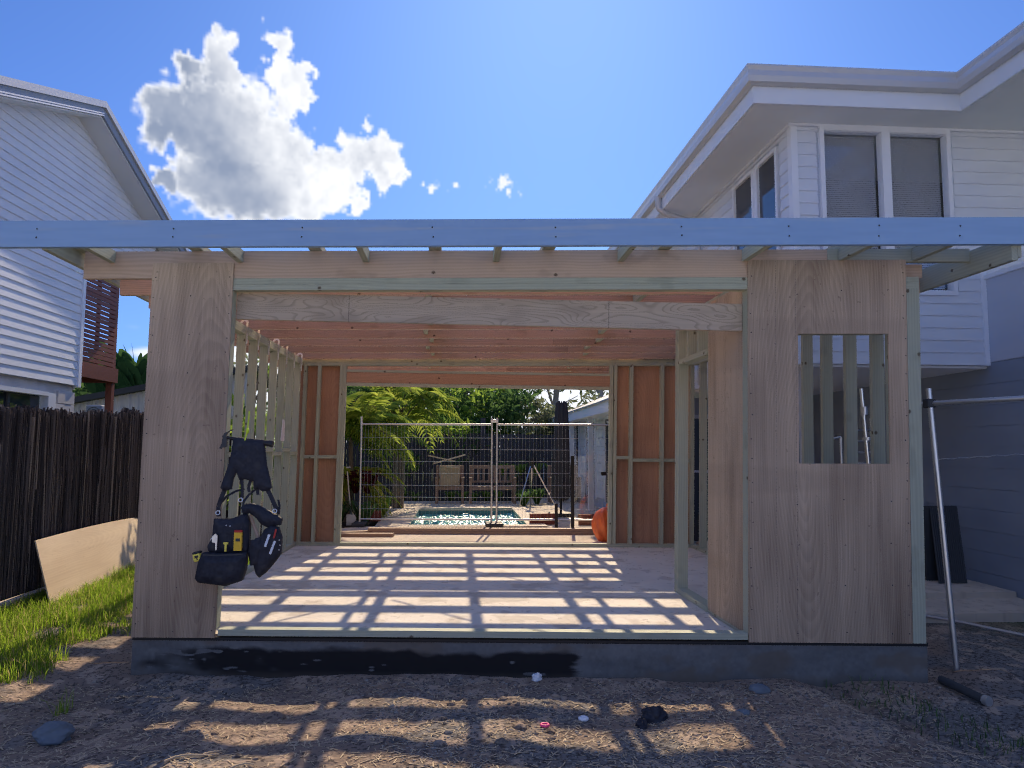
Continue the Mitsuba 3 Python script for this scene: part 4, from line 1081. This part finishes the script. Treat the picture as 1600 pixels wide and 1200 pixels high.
# ------------------------------------------------------------------ terrace, pool, garden behind
TZ = .262
PX0, PX1, PY0, PY1 = -.86, 1.27, 13.35, 17.1
terr = Polygon([(-2.3, 10.75), (3.35, 10.25), (3.35, 21), (1.95, 21), (1.95, 19.6), (-1.62, 19.75), (-1.45, 13.4), (-2.3, 12.9)]).difference(sbox(PX0, PY0, PX1, PY1))
m = trimesh.creation.extrude_polygon(terr, .36, engine='earcut')
put('terrace_pavement', (np.array(m.vertices) + [0, 0, TZ - .36], np.array(m.faces)), 'pave_concrete', label='sunlit pale concrete terrace round the pool', kind='structure')
PO = thing('swimming_pool', 'small rectangular swimming pool with pale coping behind the temporary fence', 'swimming pool')
put('shell', cat([hbox((PX0 - .02, PY0, -1.2), (PX1 + .02, PY1, -1.15)), hbox((PX0 - .05, PY0 - .05, -1.2), (PX0 + .01, PY1 + .05, TZ - .045)), hbox((PX1 - .01, PY0 - .05, -1.2), (PX1 + .05, PY1 + .05, TZ - .045)), hbox((PX0 + .01, PY0 - .05, -1.2), (PX1 - .01, PY0 + .01, TZ - .045)), hbox((PX0 + .01, PY1 - .01, -1.2), (PX1 - .01, PY1 + .05, TZ - .045))]), 'pool_tile', PO)
cw = .32
def cope(a, b, c, d):
    put('coping_stone', hbox((a + .003, b + .003, TZ + .002), (c - .003, d - .003, TZ + .022)), 'pool_coping_stone', PO)
yy = np.linspace(PY0 - cw, PY1 + cw, 10)
for i in range(9):
    cope(PX0 - cw, yy[i], PX0 + .02, yy[i + 1]); cope(PX1 - .02, yy[i], PX1 + cw, yy[i + 1])
xx = np.linspace(PX0 + .02, PX1 - .02, 6)
for i in range(5):
    cope(xx[i], PY0 - cw, xx[i + 1], PY0 + .02); cope(xx[i], PY1 - .02, xx[i + 1], PY1 + cw)
wx_ = np.arange(PX0 + .0, PX1 + .001, .018); wy_ = np.arange(PY0, PY1 + .001, .018)
WX_, WY_ = np.meshgrid(wx_, wy_)
pp = np.stack([WX_, WY_, WX_ * 0], -1)
WZ = TZ - .13 + .06 * (meshkit.noise(pp * [5.5, 4.2, 1], 5) - .5) + .055 * (meshkit.noise(pp * [11, 9, 1], 8) - .5) + .034 * (meshkit.noise(pp * [24, 20, 1], 18) - .5)
a_, b_ = WX_.shape
ii = np.arange(a_ * b_).reshape(a_, b_)
F = np.concatenate([np.stack([ii[:-1, :-1], ii[:-1, 1:], ii[1:, 1:]], -1).reshape(-1, 3), np.stack([ii[:-1, :-1], ii[1:, 1:], ii[1:, :-1]], -1).reshape(-1, 3)])
put('pool_water', (np.stack([WX_, WY_, WZ], -1).reshape(-1, 3), F), 'pool_surface', smooth=True, label='rippled blue-green pool water glittering in the sun', kind='structure')

# timber stacked on the terrace behind the doorway
for k, (x0, y0, x1, y1, z0, h, lab) in enumerate(((-1.35, 12.22, 2.35, 11.92, .0, .044, 'lower long grey plank of the pair lying across the terrace'), (-1.42, 12.25, 2.30, 11.95, .046, .044, 'upper long grey plank of the pair lying across the terrace'), (-1.95, 11.85, -.98, 11.78, 0, .05, 'short grey plank lying left of the long planks'), (-1.9, 12.1, -1.3, 12.3, 0, .045, 'short plank lying at the garden edge of the terrace'))):
    put('timber_plank', beam((x0, y0, TZ + z0 + h / 2 + .001), (x1, y1, TZ + z0 + h / 2 + .001), .15, h), 'bench_wood', label=lab, cat='plank')


def fence_panel(x0, y0, x1, y1, lab, ext0=.0):
    t = thing('temporary_fence', lab, 'fence panel', 'temporary wire fence panels before the pool')
    p0, p1 = np.array([x0, y0, TZ]), np.array([x1, y1, TZ])
    H = 1.80; d = p1 - p0
    for q, e in ((p0, ext0), (p1, .12)):
        put('upright', tube([q + [0, 0, .01], q + [0, 0, H + e]], .019, 10), 'galv', t, smooth=40)
        put('foot', xf(rounded((.22, .5, .07), .02), None, q + [0, 0, .037]), 'dark_metal', t, smooth=30)
    for z in (H, .12):
        put('rail', tube([p0 + [0, 0, z], p1 + [0, 0, z]], .018, 10), 'galv', t, smooth=40)
    nv = int(np.linalg.norm(d) / .065)
    wires = [tube([p0 + d * (i + 1) / (nv + 1) + [0, 0, .12], p0 + d * (i + 1) / (nv + 1) + [0, 0, H]], .0015, 4, False) for i in range(nv)]
    for z in np.arange(.30, H - .03, .21):
        wires.append(tube([p0 + [0, 0, z], p1 + [0, 0, z]], .0028, 4, False))
    put('wire_mesh', cat(wires), 'galv', t, kind='stuff')
    return t


fp = fence_panel(-1.72, 13.42, .61, 13.25, 'left panel of the temporary wire fence across the pool', .14)
fp2 = fence_panel(.70, 13.22, 3.02, 13.05, 'right panel of the temporary wire fence beside the furled umbrella', .12)
put('coupler', xf(rounded((.14, .06, .06), .012), None, (.655, 13.23, TZ + 1.86)), 'galv', fp2, smooth=30)
# glass pool fence at the right
GFN = thing('glass_pool_fence', 'frameless glass pool fence with black posts right of the pool', 'glass fence')
for (x, y) in ((1.72, 12.9), (1.96, 12.6)):
    put('post', hbox((x - .025, y - .025, TZ), (x + .025, y + .025, TZ + (.42 if x < 1.9 else 1.25))), 'black_plastic', GFN)
for (x0, y0, x1, y1) in ((1.74, 13.9, 2.06, 16.6), (2.0, 12.7, 2.75, 12.62)):
    put('pane', (np.array([(x0, y0, TZ + .08), (x1, y1, TZ + .08), (x1, y1, TZ + 1.25), (x0, y0, TZ + 1.25)]), np.array([(0, 1, 2), (0, 2, 3)])), 'clear_glass', GFN)
put('gate_latch', xf(rounded((.09, .06, .06), .015), None, (2.5, 12.6, TZ + .95)), 'black_plastic', GFN, smooth=30)
# furled umbrella
UM = thing('patio_umbrella', 'furled dark grey patio umbrella standing right of the pool', 'umbrella')
pts = []
nu = 40
for j, (z, r0) in enumerate([(.45, .12), (.5, .18), (.9, .18), (1.5, .155), (2.1, .13), (2.42, .11), (2.46, .05)]):
    for i in range(nu):
        t = i * 2 * math.pi / nu; r = r0 * (1 + .13 * math.cos(8 * t)); zz = z + (.035 * math.cos(8 * t) if j == 0 else 0) + (.03 * math.cos(8 * t + 1) if j >= 5 else 0)
        pts.append((2.12 + .012 * (z - .5) + r * math.cos(t), 15.2 + r * math.sin(t), TZ + zz - .12))
F = []
for j in range(6):
    for i in range(nu):
        k = (i + 1) % nu
        F += [(j * nu + i, j * nu + k, (j + 1) * nu + k), (j * nu + i, (j + 1) * nu + k, (j + 1) * nu + i)]
put('canopy', (np.array(pts), np.array(F)), 'umbrella_cloth', UM, smooth=40)
put('pole', tube([(2.12, 15.2, TZ + .02), (2.14, 15.2, TZ + 2.32)], .024, 10), 'black_plastic', UM, smooth=40)
put('base', xf(trimesh.creation.cylinder(.27, .07, sections=28), None, (2.12, 15.2, TZ + .036)), 'black_plastic', UM, smooth=30)


def paver_stack(x, y, nx, nz, deg, lab):
    t = thing('paver_stack', lab, 'paver stack')
    r = np.random.default_rng(int(abs(x) * 100))
    for k in range(nz):
        for i in range(nx):
            put('brick', xf(hbox((-.112, -.055, 0), (.112, .055, .062)), rz(deg + r.uniform(-6, 6)), (x + (i - (nx - 1) / 2) * .235 * math.cos(math.radians(deg)), y + r.uniform(-.02, .02), TZ + .002 + k * .064)), 'paver_red', t)


paver_stack(1.55, 13.55, 2, 3, 3, 'dark red paver stack beside the right pool corner')
paver_stack(2.42, 13.4, 2, 3, -4, 'dark red paver stack behind the glass pool fence')
paver_stack(-1.55, 14.3, 1, 3, 10, 'dark red paver stack at the garden bed left of the pool')
# orange sack
m = trimesh.creation.icosphere(subdivisions=4, radius=1); v = np.array(m.vertices)
fold = 1 + .07 * np.sin(np.arctan2(v[:, 1], v[:, 0]) * 9 + v[:, 2] * 3) * (1 - v[:, 2] ** 2) + .12 * (meshkit.fbm(v * 2.5, 3, 2) - .5)
v = v * fold[:, None] * [.22, .2, .27]; v[:, 2] = np.maximum(v[:, 2], -.235)
SK = thing('orange_sack', 'bulging orange plastic sack at the right jamb of the rear doorway', 'sack')
put('body', (v + [2.24, 11.05, TZ + .237], np.array(m.faces)), 'orange_plastic', SK, smooth=True)
put('knot', xf(blob(.05, 2, .3, 2, 3, (1, 1, 1.4)), None, (2.28, 11.05, TZ + .53)), 'orange_plastic', SK, smooth=True)
put('shovel', cat([tube([(-1.98, 14.2, TZ + .1), (-2.1, 14.35, TZ + 1.0)], .016, 8), tube([(-2.17, 14.35, TZ + 1.0), (-2.03, 14.36, TZ + 1.01)], .016, 8), hbox((-2.06, 14.15, -.02), (-1.88, 14.17, TZ + .14))]), 'galv', label='pale-handled shovel standing in the garden bed left of the fence', cat='shovel')


def bench(x, y, w, lab, ang=0):
    t = thing('garden_bench', lab, 'bench')
    M = rz(ang)
    def bp(n, lo, hi): put(n, xf(box(lo, hi), M, (x, y, TZ)), 'bench_wood', t)
    for sx in (0, w - .07):
        bp('leg', (sx, 0, 0), (sx + .07, .07, .62)); bp('leg', (sx, .5, 0), (sx + .07, .57, .95)); bp('armrest', (sx - .005, -.03, .621), (sx + .075, .5, .655))
    for i in range(5): bp('seat_slat', (.03, .02 + i * .1, .40), (w - .03, .10 + i * .1, .43))
    bp('back_rail', (.07, .51, .86), (w - .07, .56, .95)); bp('back_rail', (.07, .51, .50), (w - .07, .56, .56))
    n = int((w - .2) / .12)
    for i in range(n):
        xx = .1 + i * (w - .2) / max(n - 1, 1)
        bp('back_slat', (xx - .03, .52, .561), (xx + .03, .55, .859))
    bp('front_rail', (.07, .005, .34), (w - .07, .06, .399))
    return t


bench(.30, 18.7, 1.18, 'slatted timber garden bench on the far side of the pool')
bench(-.55, 18.75, .72, 'small timber chair with offcuts stacked on it left of the bench')
bench(2.35, 18.8, .8, 'timber garden chair right of the umbrella')
for i, (a, b, lab) in enumerate((((-.75, 18.9, TZ + 1.2), (-.05, 18.95, TZ + 1.05), 'pale timber offcut lying topmost across the small chair'), ((-.6, 18.85, TZ + 1.0), (.2, 18.9, TZ + 1.22), 'pale timber offcut crossing under the topmost one on the small chair'), ((-.3, 18.8, TZ + .92), (.05, 18.85, TZ + .9), 'short pale offcut end on the small chair'))):
    put('timber_offcut', beam(a, b, .09, .035), 'pale_ply', label=lab, cat='offcut')
put('cardboard_box', xf(rounded((.5, .35, .5), .015), rz(8), (-.2, 19.0, TZ + .69)), 'straw', smooth=30, label='brown cardboard carton on the small chair', cat='box')
TR = thing('survey_tripod', 'silver-legged survey tripod standing behind the fence left of the umbrella', 'tripod')
top = np.array([1.76, 17.5, TZ + 1.12])
for i, (fx, fy) in enumerate(((1.42, 17.3), (2.3, 17.2), (1.8, 18.2))):
    put('leg', tube([top + [0, 0, -.05], (fx, fy, TZ + .005)], [.022, .012], 8), 'steel_bright', TR, smooth=40)
put('head', tube([top + [0, 0, -.2], top + [0, 0, -.05], top + [0, 0, .0], top + [0, 0, .12], top + [0, 0, .2]], [.04, .10, .11, .07, .05], 12), 'black_plastic', TR, smooth=40)

# boundary fence behind the pool
PF = thing('paling_fence', 'dark timber paling fence along the back of the garden', 'fence')
for i in range(56):
    x = -3.2 + i * .125
    put('paling', box((x, 20.9, 0), (x + .115, 20.92, 2.05 + rw.uniform(-.02, .02)), 2), 'paling', PF)
for z in (.5, 1.6):
    put('rail', hbox((-3.2, 20.922, z), (3.85, 20.97, z + .08), 0), 'paling', PF)
put('post', hbox((.64, 20.8, 0), (.78, 20.898, 2.5), 2), 'paling', PF)

# garden beds
put('garden_bed', cat([hbox((-6, 12.95, .0), (-1.66, 20.8, .2)), hbox((-1.64, 19.78, .0), (1.93, 20.85, .22))]), 'bed_mulch', label='dark mulched garden beds round the terrace', kind='structure')

# ------------------------------------------------------------------ plants
class Leaves:
    def __init__(s): s.V, s.F, s.U, s.n, s.c = [], [], [], 0, 0
    def quad(s, P):                       # (m, k, 3) polygons of k corners, drawn as fans
        P = np.asarray(P, float); m, k, _ = P.shape
        s.V.append(P.reshape(-1, 3)); base = s.n + np.arange(m)[:, None] * k
        for j in range(1, k - 1): s.F.append(np.concatenate([base, base + j, base + j + 1], 1))
        s.U.append(np.repeat(np.stack([s.c + np.arange(m) + .5, np.zeros(m)], 1), k, 0)); s.n += m * k; s.c += m
    def mesh(s): return np.vstack(s.V), np.vstack(s.F), np.vstack(s.U)


def leaf_cloud(Lv, centres, radii, per, size, r, flat=.75, droop=0.):
    for c, R in zip(centres, radii):
        n = int(per * R * R)
        d = r.normal(size=(n, 3)); d /= np.linalg.norm(d, axis=1, keepdims=True)
        rad = R * r.uniform(.45, 1.05, n)[:, None]
        P = np.asarray(c) + d * rad * [1, 1, flat]
        a = r.normal(size=(n, 3)); a[:, 2] -= droop; a /= np.linalg.norm(a, axis=1, keepdims=True)
        b = np.cross(a, r.normal(size=(n, 3))); b /= np.linalg.norm(b, axis=1, keepdims=True) + 1e-9
        s = size * r.uniform(.6, 1.4, n)[:, None]
        Lv.quad(np.stack([P - a * s, P + b * s * .32, P + a * s, P - b * s * .32], 1))


def frond(Lv, base, az, length, rise, curl, r, n=24, leafl=.32, wid=.026, stem=None, vdrop=.22):
    d = np.array([math.cos(az), math.sin(az), 0.])
    ts = np.linspace(0, 1, n)
    P = np.array([np.asarray(base) + d * length * (t * .92) + np.array([0, 0, rise * t - curl * t ** 2.2]) for t in ts])
    if stem is not None: stem.append(tube(P[::3], np.linspace(.016, .004, len(P[::3])), 5, False))
    tan = np.gradient(P, axis=0); tan /= np.linalg.norm(tan, axis=1, keepdims=True)
    side = np.cross(tan, [0, 0, 1.]); side /= np.linalg.norm(side, axis=1, keepdims=True)
    for s in (-1, 1):
        k = slice(3, n)
        L_ = leafl * np.sin(np.pi * (.12 + .83 * ts[k])) ** .7 * r.uniform(.85, 1.1, n - 3)
        tip = P[k] + (side[k] * s * .8 + tan[k] * .55) * L_[:, None] + np.array([0, 0, -1.]) * (vdrop * L_)[:, None] + r.normal(0, .012, (n - 3, 3))
        mid = P[k] + (side[k] * s * .8 + tan[k] * .45) * (L_ * .5)[:, None] + np.array([0, 0, .02])
        w_ = tan[k] * wid
        Lv.quad(np.stack([P[k] - w_ * .5, mid - w_, tip, mid + w_], 1))


def palm(name, lab, x, y, z, trunk_h, nf, length, seed, mt='leaf_palm', lean=(0, 0), stems=1, cat_='palm', rise=1.1, curl=1.4, leafl=.36, fan=None):
    r = np.random.default_rng(seed); t = thing(name, lab, cat_)
    Lv = Leaves(); st = []; tr = []
    for s in range(stems):
        bx, by = x + r.uniform(-.25, .25) * (stems > 1), y + r.uniform(-.3, .3) * (stems > 1); th = trunk_h * r.uniform(.75, 1.1)
        top = np.array([bx + lean[0] * th + r.uniform(-.1, .1), by + lean[1] * th, z + th])
        tr.append(tube([(bx, by, z - .1), ((bx + top[0]) / 2 + .03, by, z + th * .5), top], [.06, .05, .04], 8))
        for i in range(nf):
            frond(Lv, top, i * 2.4 + r.uniform(-.3, .3) if fan is None else fan[0] + r.uniform(-1, 1) * fan[1], length * r.uniform(.75, 1.15), rise * r.uniform(.3, 1.2) * length, curl * r.uniform(.7, 1.2) * length, r, leafl=leafl, stem=st)
    put('trunk', cat(tr), 'bark', t, smooth=40)
    put('frond_stems', cat(st), 'bark', t, kind='stuff')
    put('fronds', Lv.mesh(), mt, t, kind='stuff')
    return t


palm('golden_cane_palm', 'large yellow-green cane palm arching over the left end of the temporary fence', -2.35, 15.4, .2, 1.7, 8, 1.7, 31, 'leaf_palm', stems=3, rise=.85, curl=.66, fan=(-.1, 1.4), leafl=.46)
palm('golden_cane_palm', 'yellowing low cane palm just behind the left fence upright', -2.0, 15.0, .2, .85, 9, 1.1, 32, 'leaf_yellow', stems=2, rise=.8, curl=.95, leafl=.3)
palm('golden_cane_palm', 'tall dark palm clump at the far left of the doorway view', -3.0, 16.8, .2, 2.3, 10, 1.9, 36, 'leaf_green', stems=3, rise=.7, curl=.9)
palm('golden_cane_palm', 'bright cane palm high against the dark trees left of the fence coupling', -1.5, 17.4, .2, 2.5, 9, 1.6, 37, 'leaf_palm', stems=3, rise=.9, curl=.9, leafl=.46)
palm('garden_palm', 'bright fan-leaved palm among the trees above the middle of the fence', .25, 23.5, 0, 2.3, 10, 1.7, 33, 'leaf_bright', stems=2)
palm('garden_palm', 'yellow-tinged palm among the trees left of the umbrella', 1.9, 23.0, 0, 2.0, 9, 1.5, 34, 'leaf_yellow', stems=1)


def tuft(name, lab, x, y, z, n, h, mt, seed, cat_='plant', grp=None):
    r = np.random.default_rng(seed); t = thing(name, lab, cat_, grp); Lv = Leaves()
    for i in range(n):
        a = r.uniform(0, 6.283); l = h * r.uniform(.7, 1.2); d = np.array([math.cos(a), math.sin(a), 0]) * l * r.uniform(.3, .9)
        b = np.array([x, y, z]) + d * .05; w = np.array([-math.sin(a), math.cos(a), 0]) * h * .055
        m = b + d * .55 + [0, 0, l * .7]; e = b + d * 1.1 + [0, 0, l * .62]
        Lv.quad(np.array([[b - w, b + w, m + w, m - w]])); Lv.quad(np.array([[m - w, m + w, e]]))
    put('leaves', Lv.mesh(), mt, t, kind='stuff')


for i, (x, y, mt, lab) in enumerate(((-1.75, 14.7, 'leaf_red', 'dark red bromeliad behind the left fence upright'), (-2.0, 14.9, 'leaf_red', 'dark red leafy plant in the bed left of the fence'), (-1.55, 15.6, 'leaf_bright', 'bright green strappy plant below the yellow palm'), (-1.7, 13.9, 'leaf_green', 'dark green strappy plant beside the left paver stack'), (-2.2, 14.1, 'leaf_green', 'dark green strappy plant beside the shovel'))):
    tuft('garden_plant', lab, x, y, .2 + (.55 if mt == 'leaf_red' else .0), 34, .55, mt, 60 + i)
for i in range(9):
    x = -1.45 + i * .32
    if i in (2, 3): continue
    tuft('fern', 'low bright green fern in the row along the foot of the paling fence', x, 20.2, .22, 30, .34, 'leaf_bright', 80 + i, 'fern', 'ferns along the foot of the paling fence')
for i, (x, lab) in enumerate(((1.25, 'pale green agave rosette left of the survey tripod'), (1.72, 'pale green agave rosette behind the survey tripod head'), (2.15, 'pale green agave rosette between tripod and umbrella'), (2.55, 'pale green agave rosette right of the umbrella'))):
    tuft('agave', lab, x, 20.3, .9, 26, .42, 'leaf_bright', 95 + i, 'agave')
    put('stem', tube([(x, 20.3, .2), (x, 20.3, .95)], .03, 6), 'bark', [k for k in labels if k.startswith('agave') and '__' not in k][-1])
for i, (x, y) in enumerate(((1.6, 18.0), (2.0, 18.6))):
    tuft('garden_plant', ('leafy green shrub low in front of the tripod', 'leafy green shrub low behind the umbrella')[i], x, y, TZ - .02, 60, .5, 'leaf_green', 110 + i)


def tree(name, lab, x, y, z, h, crown_r, seed, mt, bark='bark', nb=7, per=150, size=.13, spread=1.0, trunk_r=.12, droop=.0, lo=.45, flat=.75, cat_='tree', grp=None):
    r = np.random.default_rng(seed); t = thing(name, lab, cat_, grp)
    tr = []; cs, rs = [], []
    bend = r.normal(0, .06 * h, 2)
    sp = [np.array([x, y, z - .2]), np.array([x + bend[0] * .4, y, z + h * .35]), np.array([x + bend[0], y + bend[1], z + h * .75])]
    tr.append(tube(sp, [trunk_r, trunk_r * .8, trunk_r * .4], 8))
    for i in range(nb):
        f = r.uniform(lo, 1.0); a = i * 2.4 + r.uniform(-.5, .5)
        b0 = sp[0] + (sp[1] - sp[0]) * min(f / .5, 1) if f < .5 else sp[1] + (sp[2] - sp[1]) * (f - .5) / .5
        e = b0 + np.array([math.cos(a) * spread * crown_r * r.uniform(.5, 1.1), math.sin(a) * spread * crown_r * r.uniform(.5, 1.1), h * r.uniform(.08, .3)])
        tr.append(tube([b0, (b0 + e) / 2 + [0, 0, .04 * h], e], [trunk_r * .4, trunk_r * .25, trunk_r * .1], 6))
        for q in range(3):
            cs.append(e + r.normal(0, .32 * crown_r, 3) * [1, 1, .6]); rs.append(crown_r * r.uniform(.28, .5))
    put('trunk', cat(tr), bark, t, smooth=50)
    Lv = Leaves(); leaf_cloud(Lv, cs, rs, per, size, r, flat, droop)
    put('crown', Lv.mesh(), mt, t, kind='stuff')
    return t


bt = [(-3.2, 22.3, 4.6, 1.9, 'leaf_green', 'dark broad-leaved tree behind the palms at the left of the doorway view'), (-1.6, 23.0, 5.0, 1.9, 'leaf_green', 'dense dark tree above the left fence panel'),
      (-.3, 24.6, 5.2, 1.9, 'leaf_bright', 'mid-green tree left of the fence coupling'), (1.0, 24.2, 4.6, 1.7, 'leaf_green', 'dark rounded tree right behind the fence coupling'),
      (-.9, 22.0, 3.2, 1.2, 'leaf_bright', 'low pale bush hanging over the paling fence left of the bench'), (.55, 22.1, 3.1, 1.2, 'leaf_green', 'low dark bush hanging over the paling fence behind the bench'), (1.6, 22.0, 2.7, 1.0, 'leaf_gum', 'grey-green shrub behind the survey tripod'), (2.6, 24.5, 3.6, 1.3, 'leaf_gum', 'grey-green bushy tree beside the low house wing')]
for i, (x, y, h, c, mt, lab) in enumerate(bt):
    tree('garden_tree', lab, x, y, 0, h, c, 200 + i, mt, nb=8, per=190 if h > 4 else 260, size=.12, trunk_r=.1, lo=.25)
for i, (x, y, h, lab) in enumerate(((2.6, 38, 10.5, 'thin pale-trunked gum tree left of the low house roof'), (5.2, 40, 12, 'tall gum tree with dark crown above the low house roof'), (7.2, 37, 10, 'spreading gum tree at the right edge of the doorway view'), (-.6, 42, 9.5, 'distant gum tree above the middle trees'), (-4.5, 40, 10, 'distant gum tree behind the left palms'), (1.2, 45, 11, 'distant slim gum tree in the pale gap of sky'))):
    tree('gum_tree', lab, x, y, 0, h, 2.6, 300 + i, 'leaf_gum', 'pale_bark', nb=9, per=42, size=.24, trunk_r=.2, lo=.32, droop=.6)
# left side: banana-like plants and trees beyond the shed
def banana(lab, x, y, h, seed):
    r = np.random.default_rng(seed); t = thing('banana_plant', lab, 'banana plant', None); Lv = Leaves()
    put('trunk', tube([(x, y, 0), (x + .1, y, h * .45)], [.16, .11], 8), 'bark', t, smooth=40)
    for i in range(12):
        a = r.uniform(0, 6.283); d = np.array([math.cos(a), math.sin(a) * .6, 0]) * r.uniform(.15, .55) * h * .5
        n = 9; ts = np.linspace(0, 1, n)
        P = np.array([np.array([x + .1, y, h * .40]) + d * q ** 1.5 + [0, 0, h * .6 * (q - .22 * q ** 3) * (.8 + .2 * (i % 3) / 2)] for q in ts])
        w = .30 * np.sin(np.pi * np.clip(ts * .95 + .03, 0, 1)) ** .6 * h / 4
        s = np.array([-math.sin(a), math.cos(a), 0]); s = s * .7 + np.array([.7, 0, 0]); s /= np.linalg.norm(s)
        for sg in (-1, 1):
            for j in range(n - 1):
                o = np.array([0, 0, -.12])
                Lv.quad(np.array([[P[j], P[j + 1], P[j + 1] + (s * sg + o) * w[j + 1] * r.uniform(.85, 1.05), P[j] + (s * sg + o) * w[j]]]))
    put('leaves', Lv.mesh(), 'leaf_banana', t, kind='stuff')


banana('tall banana plant right beside the left plywood panel beyond the shed', -10.6, 25, 5.9, 401)
banana('banana plant between the deck post and the left plywood panel', -11.6, 25.5, 5.6, 402)
banana('broad banana plant low behind the shed roof beside the plywood panel', -10.2, 26, 4.8, 403)
for i, (x, y, h, mt, lab) in enumerate(((-13.5, 27, 5.2, 'leaf_green', 'dark tree behind the deck of the gabled house'), (-11.5, 34, 8.0, 'leaf_gum', 'distant tree topping the banana plants'), (-16, 30, 5.5, 'leaf_green', 'dark bushy tree seen under the deck'))):
    tree('yard_tree', lab, x, y, 0, h, 2.2, 420 + i, mt, nb=9, per=120, size=.16, lo=.3)
for i, (x, y, h) in enumerate(((-3.35, 13.0, 3.4), (-3.3, 14.8, 3.9))):
    tree('side_shrub', ('leafy shrub showing between the studs of the left wall', 'taller leafy shrub showing between the far studs of the left wall')[i], x, y, 0, h, .5, 440 + i, 'leaf_bright', nb=14, per=420, size=.09, trunk_r=.05, lo=.2, cat_='shrub')
